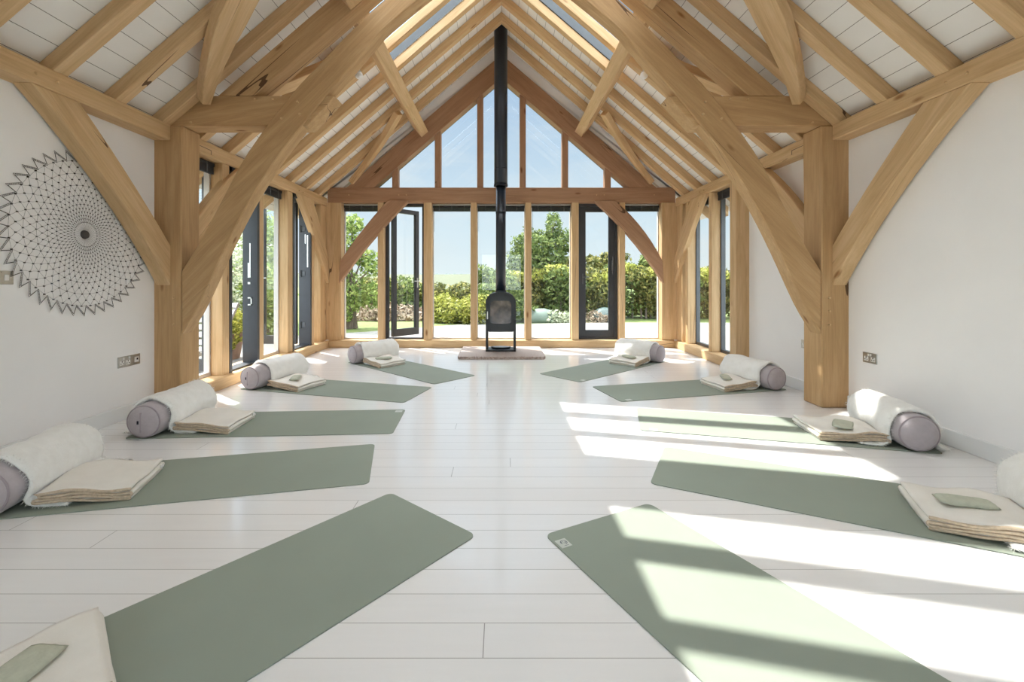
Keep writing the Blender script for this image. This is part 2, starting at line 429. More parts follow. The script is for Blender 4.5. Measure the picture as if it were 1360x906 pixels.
# common rafters
RY = [7.415-.485*k for k in range(0, 13)]
for s, nm in SIDES:
    n = Vector((s*RK, 0, 1)).normalized()
    for k, y in enumerate(RY):
        if y < 1.9: continue
        d = .106; a0 = 3.46
        A = Vector((0, y, zr(0)))+n*d/2; B = Vector((s*a0, y, zr(a0)))+n*d/2
        A += (A-B).normalized()*(-.0)
        # cut plumb at the ridge
        pts = [(0, y-.05, zr(0)), (0, y-.05, zr(0, BO-.002)), (s*a0, y-.05, zr(a0, BO-.002)), (s*a0, y-.05, zr(a0))]
        o = prism('oak_rafter', pts, (0, .10, 0), OAK, bev=.005)
        if y > 4.2: lab = 'oak rafter on the %s roof slope, %s one counted from the glazed gable' % (nm, ordinal[k+1])
        elif y > 3.9: lab = 'oak rafter close above the %s principal of the open truss' % nm
        else: lab = 'oak rafter on the %s slope, %s one in front of the open truss' % (nm, ordinal[k-7])
        timber(o, lab, 'rafter', 'common rafters of the roof')
# eaves plates
for s, nm in SIDES:
    o = box('oak_eaves_beam', (s*2.97, -3.5, 2.405), (s*3.16, YT+.0, 2.546), OAK, bev=.008)
    timber(o, 'long oak eaves beam on the %s white wall, in front of the big post' % nm, 'beam', 'eaves beams')
    for yy in (3.02, 2.88): peg((s*2.97, yy, 2.47), (-s, 0, 0), o)
    o = box('oak_eaves_beam', (s*2.97, YT+.25, 2.405), (s*3.16, YG+.02, 2.546), OAK, bev=.008)
    timber(o, 'long oak eaves beam above the %s glazing, running to the gable' % nm, 'beam', 'eaves beams')
    for yy in (5.15, 5.3, 6.62, 6.75): peg((s*2.97, yy, 2.46), (-s, 0, 0), o)
    # scarf joint outline
    bm = bmesh.new(); add_box(bm, (s*2.9695, 4.33, 2.472), (s*2.9668, 4.62, 2.476)); add_box(bm, (s*2.9695, 4.617, 2.43), (s*2.9668, 4.621, 2.474))
    bm_obj('scarf_joint', bm, BARK, o, Matrix.Identity(4))
# purlins, hidden fixing to the rafters
for s, nm in SIDES:
    n = Vector((s*RK, 0, 1)).normalized(); u = Vector((s, 0, -RK)).normalized()
    foot = Vector((s*1.475, 0, zr(1.475)))
    for (y0, y1, where) in ((-3.4, YT+.02, 'in front of the open truss'), (YT+.18, YG+.05, 'between the open truss and the gable')):
        c = foot - n*.132
        A = c+Vector((0, y0, 0)); B = c+Vector((0, y1, 0))
        if y0 < 0 and y1 < 4.2: A.y = .8
        o = beam('oak_purlin', A, B, .15, .262, n, OAK)
        timber(o, 'heavy oak purlin under the %s slope, %s' % (nm, where), 'purlin', 'purlins')
# truss: posts
def mir(s, pts, y): return [(s*x, y, z) for x, z in pts]
for s, nm in SIDES:
    pts = [(2.88, 0), (2.88, 1.9), (2.87, 2.54), (3.14, 2.54), (3.14, 0)]
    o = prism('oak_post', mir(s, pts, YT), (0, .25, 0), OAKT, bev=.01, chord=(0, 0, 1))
    timber(o, 'thick square oak post standing at the %s wall, carrying the open truss' % nm, 'post', 'truss posts')
    for z in (.99, .87, .75): peg((s*2.945, YT, z), (0, -1, 0), o)
    # jowl outer piece beside the post against the wall is part of the post
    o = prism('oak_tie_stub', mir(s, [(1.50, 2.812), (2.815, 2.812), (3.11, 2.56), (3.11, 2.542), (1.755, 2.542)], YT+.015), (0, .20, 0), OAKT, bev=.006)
    timber(o, 'short horizontal oak beam on top of the %s truss post' % nm, 'beam', 'stub tie beams')
    for x, z in ((2.06, 2.78), (2.22, 2.78), (2.80, 2.57)): peg((s*x, YT+.015, z), (0, -1, 0), o)
LOW = [(0, 4.16), (.5, 3.86), (1.012, 3.451), (1.16, 3.29), (1.333, 3.089), (1.59, 2.794), (1.766, 2.575), (2.06, 2.19), (2.30, 1.80), (2.50, 1.405), (2.713, .94), (2.876, .66)]
UPP = [(2.876, 1.23), (2.713, 1.495), (2.504, 1.888), (2.274, 2.307), (1.90, 2.808), (1.644, 3.085), (1.441, 3.30), (1.211, 3.525), (1.052, 3.667), (.5, 4.14), (0, 4.50)]
for s, nm in SIDES:
    lo = crom([Vector((x, 0, z)) for x, z in LOW], 3); up = crom([Vector((x, 0, z)) for x, z in UPP], 3)
    pts = [(s*p.x, YT, p.z) for p in lo+up]
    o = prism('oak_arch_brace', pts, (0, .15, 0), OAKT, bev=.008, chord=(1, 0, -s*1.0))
    timber(o, 'great curved oak brace rising from the %s post to the ridge' % nm, 'brace', 'arch braces of the truss')
    for x, z in ((1.83, 2.75), (1.81, 2.64), (1.975, 2.60)): peg((s*x, YT, z), (0, -1, 0), o, .013)
    # principal rafter
    lo_ = .36; pts = [(0, zr(0, -.08)), (0, zr(0, -lo_)), ((RAF-lo_-2.812)/RK, 2.812), ((RAF-.08-2.812)/RK, 2.812)]
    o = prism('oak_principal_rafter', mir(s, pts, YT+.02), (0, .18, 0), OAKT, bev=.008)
    timber(o, 'thick sloping oak principal of the open truss, %s side' % nm, 'rafter', 'truss principals')
# gable principals, tie beam, posts
for s, nm in SIDES:
    pts = [(0, zr(0, -.10)), (0, 4.60), ((4.60-2.728)/RK, 2.728), ((RAF-.10-2.728)/RK, 2.728)]
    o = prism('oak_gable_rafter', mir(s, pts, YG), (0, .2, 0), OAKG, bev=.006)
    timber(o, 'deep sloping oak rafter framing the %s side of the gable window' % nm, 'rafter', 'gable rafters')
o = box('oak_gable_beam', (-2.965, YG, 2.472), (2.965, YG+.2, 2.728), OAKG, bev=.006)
timber(o, 'long horizontal oak beam across the glazed gable end', 'beam')
for x in (-1.75, -1.62, 1.62, 1.75, -2.6, 2.6): peg((x, YG, 2.6), (0, -1, 0), o)
# white fillet between gable rafter and roof boards
for s, nm in SIDES:
    struct(prism('wall_gable', mir(s, [(0, zr(0, BO)), (0, zr(0, -.12)), (2.78, 2.69), (2.97, 2.69), (3.2, 2.40), (3.3, 2.40), (3.3, zr(3.3, BO))], YG+.06), (0, .12, 0), WALL, bev=0))
# gable posts
GP = [(-2.06, .10), (-1.26, .13), (-.475, .10), (.46, .10), (1.26, .115), (2.06, .10)]
gl = ['left of the open door', 'just right of the open door', 'left of the stove', 'right of the stove', 'just left of the closed door', 'just right of the closed door']
for (x, w), l in zip(GP, gl):
    o = box('oak_window_post', (x-w/2, YG, .125), (x+w/2, YG+.15, 2.472), OAK, bev=.004)
    timber(o, 'slender oak gable window post, '+l, 'post', 'lower gable window posts')
for s, nm in SIDES:
    o = box('oak_corner_post', (s*2.735, YG, .125), (s*3.12, YG+.2, 2.472), OAK, bev=.006)
    timber(o, 'broad oak corner post at the %s end of the gable' % nm, 'post', 'corner posts')
for x in (-1.82, -1.09, -.365, .365, 1.09, 1.82):
    t = 4.62-RK*abs(x)
    w = .105
    zt = lambda xx: 4.615-RK*abs(xx)
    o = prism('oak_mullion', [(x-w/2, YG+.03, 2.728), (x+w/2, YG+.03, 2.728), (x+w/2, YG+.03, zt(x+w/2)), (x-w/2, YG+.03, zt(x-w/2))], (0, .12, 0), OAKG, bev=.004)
    q = {1.82: 'outermost', 1.09: 'middle', .365: 'innermost'}[abs(x)]
    timber(o, 'upright oak mullion in the gable triangle, %s on the %s side' % (q, 'left' if x < 0 else 'right'), 'mullion', 'gable mullions')
# sills
def jagged_sill(name, lo, hi): return box(name, lo, hi, OAK, bev=.008)
o = jagged_sill('oak_sill', (-2.95, 7.665, 0), (2.95, 8.0, .124)); timber(o, 'low oak sill beam along the foot of the gable wall', 'sill', 'sill beams')
o = jagged_sill('oak_sill', (-2.93, YT+.25, 0), (-3.30, 7.70, .124)); timber(o, 'low oak sill beam under the left side glazing', 'sill', 'sill beams')
o = jagged_sill('oak_sill', (2.94, 5.80, 0), (3.30, 7.70, .124)); timber(o, 'low oak sill beam under the right side glazing', 'sill', 'sill beams')
# side posts
LP = [(4.845, 4.965, 'nearest to the truss post'), (5.575, 5.685, 'second from the truss post, beside the open doorway'), (6.33, 6.47, 'cracked, before the farther doorway'), (7.11, 7.22, 'just beyond the farther doorway'), (7.47, 7.698, 'last before the gable corner')]
for y0, y1, l in LP:
    o = box('oak_side_post', (-2.99, y0, .125), (-3.12, y1, 2.405), OAK, bev=.005)
    timber(o, 'oak post in the left glazed side, '+l, 'post', 'left side window posts')
RP = [(5.69, 5.85, 'widest, next to the white wall', 2.955, 3.18), (6.43, 6.52, 'middle one between two panes', 2.99, 3.12), (7.25, 7.34, 'third from the white wall', 2.99, 3.12), (7.47, 7.698, 'last before the gable corner', 2.99, 3.12)]
for y0, y1, l, x0, x1 in RP:
    o = box('oak_side_post', (x0, y0, 0 if x1 > 3.15 else .125), (x1, y1, 2.405), OAK, bev=.005)
    timber(o, 'oak post in the right glazed side, '+l, 'post', 'right side window posts')
# braces
def curved(lowpts, uppts, sag_dir, sag_lo, sag_up, n=7):
    a, b = Vector(lowpts[0]), Vector(lowpts[1]); c, d = Vector(uppts[0]), Vector(uppts[1]); sd = Vector(sag_dir)
    L1 = [a.lerp(b, i/n)+sd*sag_lo*4*(i/n)*(1-i/n) for i in range(n+1)]
    L2 = [c.lerp(d, i/n)+sd*sag_up*4*(i/n)*(1-i/n) for i in range(n+1)]
    return L1+L2
for s, nm in SIDES:
    X = s*2.975; X2 = s*2.94; T = (s*.13, 0, 0)
    o = prism('oak_wall_brace', curved([(X, 4.07, 1.09), (X, 2.86, 2.405)], [(X, 3.19, 2.405), (X, 4.07, 1.455)], (0, -.7, -.7), -.07, -.02), T, OAK, bev=.007, chord=(0, 1, -1))
    timber(o, 'diagonal oak brace on the %s white wall in front of the truss post' % nm, 'brace', 'wall braces')
    o = prism('oak_wall_brace', curved([(X2, 4.305, 1.25), (X2, 5.40, 2.405)], [(X2, 5.08, 2.405), (X2, 4.305, 1.68)], (0, .7, -.7), -.07, -.03), (s*.09, 0, 0), OAK, bev=.007, chord=(0, 1, 1))
    timber(o, 'curved oak brace behind the %s truss post, rising to the eaves beam' % nm, 'brace', 'wall braces')
    o = prism('oak_wall_brace', curved([(X2, 7.70, 1.09), (X2, 6.55, 2.405)], [(X2, 7.05, 2.405), (X2, 7.70, 1.50)], (0, -.7, -.7), -.05, -.02), (s*.08, 0, 0), OAK, bev=.006, chord=(0, 1, -1))
    timber(o, 'oak brace in the %s side glazing, meeting the gable corner' % nm, 'brace', 'wall braces')
    Y = YG-.04
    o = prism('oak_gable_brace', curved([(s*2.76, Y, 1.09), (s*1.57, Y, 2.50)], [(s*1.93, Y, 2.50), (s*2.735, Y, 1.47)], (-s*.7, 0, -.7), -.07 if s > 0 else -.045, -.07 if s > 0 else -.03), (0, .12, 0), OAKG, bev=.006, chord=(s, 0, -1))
    timber(o, 'oak brace crossing the gable glazing at its %s corner' % nm, 'brace', 'gable braces')
# wind braces in the roof plane
def windbrace(s, foot, head, bow, label, w=.15, off=-.17, wtip=.10):
    """foot/head given as (a, y); lies parallel to the slope under the rafters"""
    n = Vector((s*RK, 0, 1)).normalized()
    def P(a, y): return Vector((s*a, y, zr(a, off)))
    A, B = P(*foot), P(*head); d = (B-A).normalized(); lat = n.cross(d); 
    if lat.y*(head[1]-foot[1]) > 0: lat = -lat          # bow away
    nn = 8; L1 = []; L2 = []
    for i in range(nn+1):
        t = i/nn; c = A.lerp(B, t)+lat*bow*4*t*(1-t); ww = wtip+(w-wtip)*min(1, t*2.0)
        L1.append(c+lat*ww/2); L2.append(c-lat*ww/2)
    o = prism('oak_wind_brace', L1+L2[::-1], n*.09, OAK, bev=.006, chord=d)
    return timber(o, label, 'brace', 'wind braces under the roof')
for s, nm in SIDES:
    windbrace(s, (2.62, 4.02), (1.48, 3.22), -.11, 'curved oak wind brace in front of the truss, %s roof slope' % nm, .25, -.14, .08)
    windbrace(s, (2.50, 4.28), (1.45, 5.05), -.06, 'curved oak wind brace just behind the truss, %s roof slope' % nm, .17, -.14, .12)
    windbrace(s, (2.52, 7.66), (1.52, 6.80), .07, 'slim curved oak wind brace near the gable, %s roof slope' % nm, .13, -.16, .06)
# truss spotlights
for s, nm in SIDES:
    e = empty('spotlight', (s*1.42, 4.5, 3.19)); tag(e, 'small round glass spotlight under the %s wind brace' % nm, 'light', 'truss spotlights')
    bm = bmesh.new(); add_lathe(bm, [(0, -.035), (.02, -.033), (.034, -.02), (.038, 0), (.034, .018), (.02, .03), (0, .034)], 20)
    bm_obj('lamp_globe', bm, WHITEP, e, Matrix.Translation((s*1.42, 4.5, 3.19)), True)
    bm = bmesh.new(); add_tube(bm, (0, 0, .03), (0, 0, .16), .012, 10); add_tube(bm, (0, 0, .022), (0, 0, .036), .026, 14)
    bm_obj('lamp_stem', bm, CHROME, e, Matrix.Translation((s*1.42, 4.5, 3.19)))

# ------------------------------------------------------------------ glazing
def glazed(name_e, axis, fixed, u0, u1, z0, z1, fw=.035, fmat=FRAMEG, trim=True, dep=.06):
    """rectangular window. axis 'x': spans X at Y=fixed ; axis 'y': spans Y at X=fixed"""
    def V(u, w, z): return (u, fixed+w, z) if axis == 'x' else (fixed+(w if fixed > 0 else -w), u, z)
    bm = bmesh.new()
    def B(a, b):
        lo = [min(p, q) for p, q in zip(a, b)]; hi = [max(p, q) for p, q in zip(a, b)]; add_box(bm, lo, hi)
    B(V(u0, 0, z0), V(u0+fw, dep, z1)); B(V(u1-fw, 0, z0), V(u1, dep, z1)); B(V(u0+fw, 0, z0), V(u1-fw, dep, z0+fw)); B(V(u0+fw, 0, z1-fw), V(u1-fw, dep, z1))
    o = bm_obj('window_frame', bm, fmat, name_e, Matrix.Identity(4))
    bm = bmesh.new(); B(V(u0+fw*.5, dep*.4, z0+fw*.5), V(u1-fw*.5, dep*.4+.006, z1-fw*.5))
    bm_obj('pane', bm, GLASS, name_e, Matrix.Identity(4))
    return o
def blind(axis, fixed, u0, u1, zt, label, h=.105, group='rolled up blinds'):
    mid = ((u0+u1)/2, fixed, zt) if axis == 'x' else (fixed, (u0+u1)/2, zt)
    e = empty('venetian_blind', mid); tag(e, label, 'blind', group)
    def B(bm, a, b): add_box(bm, [min(p, q) for p, q in zip(a, b)], [max(p, q) for p, q in zip(a, b)])
    sg = 1 if axis == 'x' or fixed > 0 else -1
    def V(u, w, z): return (u, fixed+w, z) if axis == 'x' else (fixed+w*sg, u, z)
    bm = bmesh.new(); B(bm, V(u0, -.045, zt), V(u1, -.008, zt-.035)); bm_obj('headrail', bm, BLINDM, e, Matrix.Identity(4))
    bm = bmesh.new()
    k = 0; z = zt-.038
    while z > zt-h:
        B(bm, V(u0+.006, -.043, z), V(u1-.006, -.010, z-.004)); z -= .0075
    bm_obj('slats', bm, BLINDM, e, Matrix.Identity(4))
    nlad = 2 if abs(u1-u0) < .6 else 3
    for i in range(nlad):
        uu = u0+(u1-u0)*((i+.5)/nlad)
        bm = bmesh.new(); B(bm, V(uu-.006, -.0465, zt-.002), V(uu+.006, -.0435, zt-h)); bm_obj('ladder_tape', bm, FRAMEG, e, Matrix.Identity(4))
    bm = bmesh.new(); B(bm, V(u0+.02, -.03, zt-.03), V(u0+.024, -.026, zt-.03-.42)); bm_obj('cord', bm, FRAMEG, e, Matrix.Identity(4))
YGL = YG+.155
xs = [-2.735, -2.11, -2.01, -1.325, -1.195, -.525, -.425, .41, .51, 1.2025, 1.3175, 2.01, 2.11, 2.735]
bays = [(xs[i*2], xs[i*2+1]) for i in range(7)]
bl = {0: 'leftmost pane of the gable', 2: 'pane just right of the open door', 3: 'pane behind the stove pipe', 4: 'pane right of the stove', 6: 'rightmost pane of the gable'}
for i, (a, b_) in enumerate(bays):
    if i in (1, 5): continue
    w = window_empty((a+b_)/2, YGL, .124); glazed(w, 'x', YGL, a-.012, b_+.012, .124, 2.48, .026, PALE)
    blind('x', YGL, a+.01, b_-.01, 2.44, 'dark venetian blind drawn up above the '+bl[i], .105)
# pale inner beads beside the glass
# upper gable panes
um = [-1.82, -1.09, -.365, .365, 1.09, 1.82]
edges = [-2.2] + um + [2.2]
for i in range(7):
    a, b_ = edges[i], edges[i+1]
    zt = lambda x: max(2.735, 4.66-RK*abs(x))
    pts = [(a, YGL, 2.70), (b_, YGL, 2.70), (b_, YGL, zt(b_))] + ([(0, YGL, zt(0))] if a < 0 < b_ else []) + [(a, YGL, zt(a))]
    w = window_empty((a+b_)/2, YGL, 2.7)
    prism('pane', pts, (0, .006, 0), GLASS, w, bev=0, chord=(1, 0, 0))
    # dark frame along slope and base
    bm = bmesh.new()
    segs = []
    if a < 0 < b_: segs = [(a, 0), (0, b_)]
    else: segs = [(a, b_)]
    for p, q in segs:
        P = Vector((p, YGL, 4.60-RK*abs(p))); Q = Vector((q, YGL, 4.60-RK*abs(q)))
        if abs(p) > 2.17: P = Vector((p*2.16/2.2, YGL, 4.60-RK*2.16))
        if abs(q) > 2.17: Q = Vector((q*2.16/2.2, YGL, 4.60-RK*2.16))
        vs = [bm.verts.new(v) for v in (P, Q, Q+Vector((0, 0, .06)), P+Vector((0, 0, .06)))]
        vt = [bm.verts.new(v.co+Vector((0, .05, 0))) for v in vs]
        bm.faces.new(vs); bm.faces.new(vt[::-1])
        for k in range(4): bm.faces.new((vs[k], vs[(k+1) % 4], vt[(k+1) % 4], vt[k]))
    add_box(bm, (a, YGL, 2.70), (b_, YGL+.05, 2.742))
    bm_obj('window_frame', bm, FRAMEG, w, Matrix.Identity(4))

def leaf_door(parent, hinge, ang, wd, z0, z1, th=.06, stile=.085, m=DARK, glass=True, bottom=.13):
    """door leaf: local x from the hinge, turned by ang about Z"""
    M = Matrix.Translation(hinge) @ Matrix.Rotation(ang, 4, 'Z')
    bm = bmesh.new(); H = z1-z0
    add_box(bm, (0, -th/2, 0), (stile, th/2, H)); add_box(bm, (wd-stile, -th/2, 0), (wd, th/2, H))
    add_box(bm, (stile, -th/2, 0), (wd-stile, th/2, bottom)); add_box(bm, (stile, -th/2, H-stile), (wd-stile, th/2, H))
    # glazing beads
    for (a, b_) in (((stile, -th/2+.012, bottom), (stile+.012, th/2-.012, H-stile)), ((wd-stile-.012, -th/2+.012, bottom), (wd-stile, th/2-.012, H-stile))): add_box(bm, a, b_)
    MM = Matrix.Translation((0, 0, z0))
    lf = bm_obj('door_leaf', bm, m, parent, M @ MM)
    bm = bmesh.new(); add_box(bm, (stile-.01, -.004, bottom-.01), (wd-stile+.01, .004, H-stile+.01)); bm_obj('pane', bm, GLASS, parent, M @ MM)
    return M @ MM
def handle(parent, M, x, z, side, bar=True, lng=.0, m=CHROME):
    bm = bmesh.new(); y = side*.03
    lo = (x-.012, min(y, y+side*.008), z-.09); hi = (x+.012, max(y, y+side*.008), z+.09); add_box(bm, lo, hi)
    add_tube(bm, (x, y, z+.03), (x, y+side*.045, z+.03), .008, 8); 
    if lng: add_tube(bm, (x, y+side*.045, z-lng/2), (x, y+side*.045, z+lng/2), .008, 8); add_tube(bm, (x, y, z-lng/2+.03), (x, y+side*.045, z-lng/2+.03), .006, 8)
    else: add_tube(bm, (x, y+side*.045, z+.03), (x-.10, y+side*.045, z+.03), .008, 8)
    return bm_obj('handle', bm, m, parent, M)
# gable door, open (left)
def doorset(n, a, b_, y):
    e = empty('door_%d' % n, ((a+b_)/2, y, .124)); e['kind'] = 'structure'
    bm = bmesh.new(); f = .05
    add_box(bm, (a, y, .124), (a+f, y+.09, 2.475)); add_box(bm, (b_-f, y, .124), (b_, y+.09, 2.475)); add_box(bm, (a+f, y, 2.475-f), (b_-f, y+.09, 2.475)); add_box(bm, (a+f, y, .124), (b_-f, y+.09, .15))
    bm_obj('door_frame', bm, DARK, e, Matrix.Identity(4)); return e
d1 = doorset(1, bays[1][0], bays[1][1], YG+.13)
M = leaf_door(d1, (bays[1][0]+.085, YG+.25, 0), math.radians(49), .575, .15, 2.42, .06, .075)
handle(d1, M, .535, .95, -1); 
bm = bmesh.new()
for z in (.45, 1.2, 2.0): add_tube(bm, (-.012, -.03, z-.05), (-.012, -.03, z+.05), .012, 8)
bm_obj('hinges', bm, DARK, d1, M)
d2 = doorset(2, bays[5][0], bays[5][1], YG+.13)
M = leaf_door(d2, (bays[5][1]-.05, YG+.18, 0), PI, bays[5][1]-bays[5][0]-.10, .15, 2.42, .06, .085)
handle(d2, M, .545, 1.02, 1, m=FRAMEG)
handle(d2, M, .035, 1.25, 1, lng=.30, m=FRAMEG)
# left side bays
LB = [(4.32, 4.845, 'w'), (4.965, 5.575, 'd'), (5.685, 6.33, 'w'), (6.47, 7.11, 'd'), (7.22, 7.47, 'w')]
lbl = {0: 'narrow left pane beside the truss post', 2: 'left side pane between the two doorways', 4: 'left side pane next to the gable corner'}
dn = 2
for i, (a, b_, k) in enumerate(LB):
    if k == 'w':
        w = window_empty(-3.13, (a+b_)/2, .124); glazed(w, 'y', -3.12, a-.02, b_+.02, .124, 2.41, .04, PALE)
        blind('y', -3.115, a+.01, b_-.01, 2.395, 'dark venetian blind drawn up above the '+lbl[i], .12)
    else:
        dn += 1
        e = empty('door_%d' % dn, (-3.1, (a+b_)/2, .124)); e['kind'] = 'structure'
        bm = bmesh.new()
        for (ya, yb) in ((a, a+.045), (b_-.05, b_)): add_box(bm, (-3.165, ya, .124), (-2.985, yb, 2.40))
        add_box(bm, (-3.165, a, 2.345), (-2.985, b_, 2.402)); add_box(bm, (-3.165, a, .124), (-3.02, b_, .145))
        bm_obj('door_frame', bm, DARK, e, Matrix.Identity(4))
        if i == 1:
            M = leaf_door(e, (-3.20, a+.01, 0), math.radians(180-8), .53, .15, 2.36, .06, .085, DARK)
            handle(e, M, .49, 1.0, 1)
            y = b_-.05; bm = bmesh.new()
            for lo, hi in (((-3.08, 1.18), (-3.066, 1.60)), ((-3.10, 1.18), (-3.085, 1.36)), ((-3.10, 1.10), (-3.07, 1.125)), ((-3.10, .84), (-3.05, .856)), ((-3.10, .925), (-3.05, .94)), ((-3.065, .84), (-3.05, .94))):
                add_box(bm, (lo[0], y-.006, lo[1]), (hi[0], y+.002, hi[1]))
            bm_obj('lock_plate', bm, CHROME, e, Matrix.Identity(4))
        else:
            M = leaf_door(e, (-3.20, b_-.04, 0), math.radians(180-4), .60, .15, 2.36, .06, .085, DARK)
            handle(e, M, .555, 1.0, 1)
            y = b_-.05; bm = bmesh.new()
            for z in (.45, 1.25, 1.95): add_tube(bm, (-3.135, y-.02, z-.05), (-3.135, y-.02, z+.05), .014, 8); add_box(bm, (-3.135, y-.008, z-.035), (-3.07, y+.001, z+.035))
            bm_obj('hinges', bm, FRAMEG, e, Matrix.Identity(4))
            bm = bmesh.new(); add_box(bm, (-3.035, y-.01, 1.35), (-3.018, y+.002, 1.85)); add_box(bm, (-3.07, y-.008, 1.72), (-3.055, y+.002, 1.86))
            bm_obj('lock_plate', bm, CHROME, e, Matrix.Identity(4))
# right side bays
RB = [(5.85, 6.43, 'pane beside the widest right post'), (6.52, 7.25, 'middle pane of the right side'), (7.34, 7.47, 'slim right side pane next to the gable corner')]
for a, b_, l in RB:
    w = window_empty(3.13, (a+b_)/2, .124); glazed(w, 'y', 3.12, a-.02, b_+.02, .124, 2.41, .04, FRAMEG)
    blind('y', 3.115, a+.01, b_-.01, 2.395, 'dark venetian blind drawn up above the '+l, .12)
w = window_empty(0, YB-.1, .15); glazed(w, 'x', YB-.12, -.9, .9, .15, 2.3, .06)  # unseen window behind the camera, added to light the room


for s_ in (-1, 1): w = window_empty(s_*3.2, -1.8, .5); glazed(w, 'y', s_*3.2, -2.7, -.9, .5, 2.3, .06)  # unseen rear side windows, added to brighten the near walls and floor

# ------------------------------------------------------------------ hearth and stove
o = prism('stone_hearth', [(-.62, 6.53, 0), (.62, 6.53, 0), (.64, 6.60, 0), (.64, 7.55, 0), (-.64, 7.55, 0), (-.64, 6.60, 0)], (0, 0, .042), STONE, bev=.004, chord=(1, 0, 0))
tag(o, 'flat pinkish stone hearth slab under the stove', 'hearth')
SX, SY, SZ = -.01, 7.15, .042
st = empty('wood_stove', (SX, SY, SZ)); tag(st, 'black wood stove with arched body on the stone hearth', 'stove')
def arch(w, z0, z1, r, n=8, chamf=.05):
    """outline in XZ; rounded top corners"""
    p = [(-w+chamf, z0), (w-chamf, z0), (w, z0+chamf)]
    for i in range(n+1):
        t = i/n*PI/2; p.append((w-r+r*math.cos(t), z1-r+r*math.sin(t)*1.0))
    for i in range(n+1):
        t = PI/2+i/n*PI/2; p.append((-w+r+r*math.cos(t), z1-r+r*math.sin(t)))
    p.append((-w, z0+chamf)); return p
def sp(pts, y): return [(SX+x, y, z) for x, z in pts]
F_ = SY-.17
prism('stove_body', sp(arch(.235, .345, .955, .16), F_+.02), (0, .33, 0), BLACK, st, bev=.008, chord=(1, 0, 0))
outer = arch(.225, .36, .94, .155); inner = [(x*.72, .47+(z-.36)*(.36/.58)) for x, z in arch(.225, .36, .94, .10)]
# door: ring with window
bm = bmesh.new(); n = len(outer)
rings = [[bm.verts.new((SX+x, yy, z)) for x, z in P] for P, yy in ((outer, F_+.02), (outer, F_), (inner, F_), (inner, F_+.02))]
# equalise point counts
for a in range(3):
    for k in range(n): bm.faces.new((rings[a][k], rings[a][(k+1) % n], rings[a+1][(k+1) % n], rings[a+1][k]))
bm_obj('stove_door', bm, BLACK, st, Matrix.Identity(4))
dg = bpy.data.materials.new('stove_glass'); dg.use_nodes = True
b = dg.node_tree.nodes['Principled BSDF']; b.inputs['Roughness'].default_value = .12
v = mapping(dg.node_tree); nn_ = noise_n(dg.node_tree, v, 6, 3); rr = ramp(dg.node_tree, nn_.outputs[0], [(.35, (.035, .025, .02)), (.6, (.14, .10, .08)), (.8, (.26, .20, .17))]); L(dg.node_tree, rr.outputs[0], b.inputs['Base Color'])
prism('stove_glass', sp([(x*1.01, z) for x, z in inner], F_+.016), (0, .003, 0), dg, st, bev=0, chord=(1, 0, 0))
bm = bmesh.new(); add_box(bm, (SX-.215, F_-.022, .545), (SX-.198, F_+.002, .665)); bevel(bm, .003); bm_obj('door_handle', bm, CHROME, st, Matrix.Identity(4))
for sg in (-1, 1):
    box('stove_leg', (SX+sg*.235, F_+.03, SZ), (SX+sg*.20, F_+.30, .42), BLACK, st, .004)
prism('base_plate', [(SX-.235, F_+.01, SZ), (SX-.18, F_-.01, SZ), (SX+.18, F_-.01, SZ), (SX+.235, F_+.01, SZ), (SX+.235, F_+.32, SZ), (SX-.235, F_+.32, SZ)], (0, 0, .028), BLACK, st, bev=.003, chord=(1, 0, 0))
bm = bmesh.new(); add_lathe(bm, [(0, .03), (.13, .03), (.155, .045), (.16, .055), (.15, .055), (.14, .048), (0, .045)], 32, Matrix.Translation((SX, SY+.0, .04)) @ Matrix.Diagonal((1, .6, 1, 1)))
bm_obj('ash_tray', bm, BLACK, st, Matrix.Identity(4), True)
bm = bmesh.new(); add_tube(bm, (SX, SY, .95), (SX, SY, 2.66), .078, 32); o = bm_obj('lower_flue', bm, FLUE, st, Matrix.Identity(4), False)
for p in o.data.polygons: p.use_smooth = len(p.vertices) == 4
bm = bmesh.new(); add_tube(bm, (SX, SY, 2.64), (SX, SY, 5.235), .105, 32); o = bm_obj('upper_flue', bm, FLUE, st, Matrix.Identity(4))
for p in o.data.polygons: p.use_smooth = len(p.vertices) == 4
for z0, z1, r_ in ((2.63, 2.665, .112), (.95, .985, .088), (2.20, 2.225, .082)):
    bm = bmesh.new(); add_tube(bm, (SX, SY, z0), (SX, SY, z1), r_, 32); bm_obj('flue_collar', bm, FLUE, st, Matrix.Identity(4))
bm = bmesh.new(); add_tube(bm, (SX, SY, 2.9), (SX, SY, 2.912), .107, 32); bm_obj('flue_band', bm, FLUE, st, Matrix.Identity(4))

# ------------------------------------------------------------------ yoga mats with their props
def rounded_rect(l0, l1, w, r, n=6):
    pts = []
    for cx, cy, a0 in ((l1-r, w/2-r, 0), (l0+r, w/2-r, PI/2), (l0+r, -w/2+r, PI), (l1-r, -w/2+r, 3*PI/2)):
        for i in range(n+1):
            t = a0+i/n*PI/2; pts.append((cx+r*math.cos(t), cy+r*math.sin(t)))
    return pts
def fbm(x, y, z, s): return noise.fractal(Vector((x*s, y*s, z*s)), 1.0, 2.0, 3)

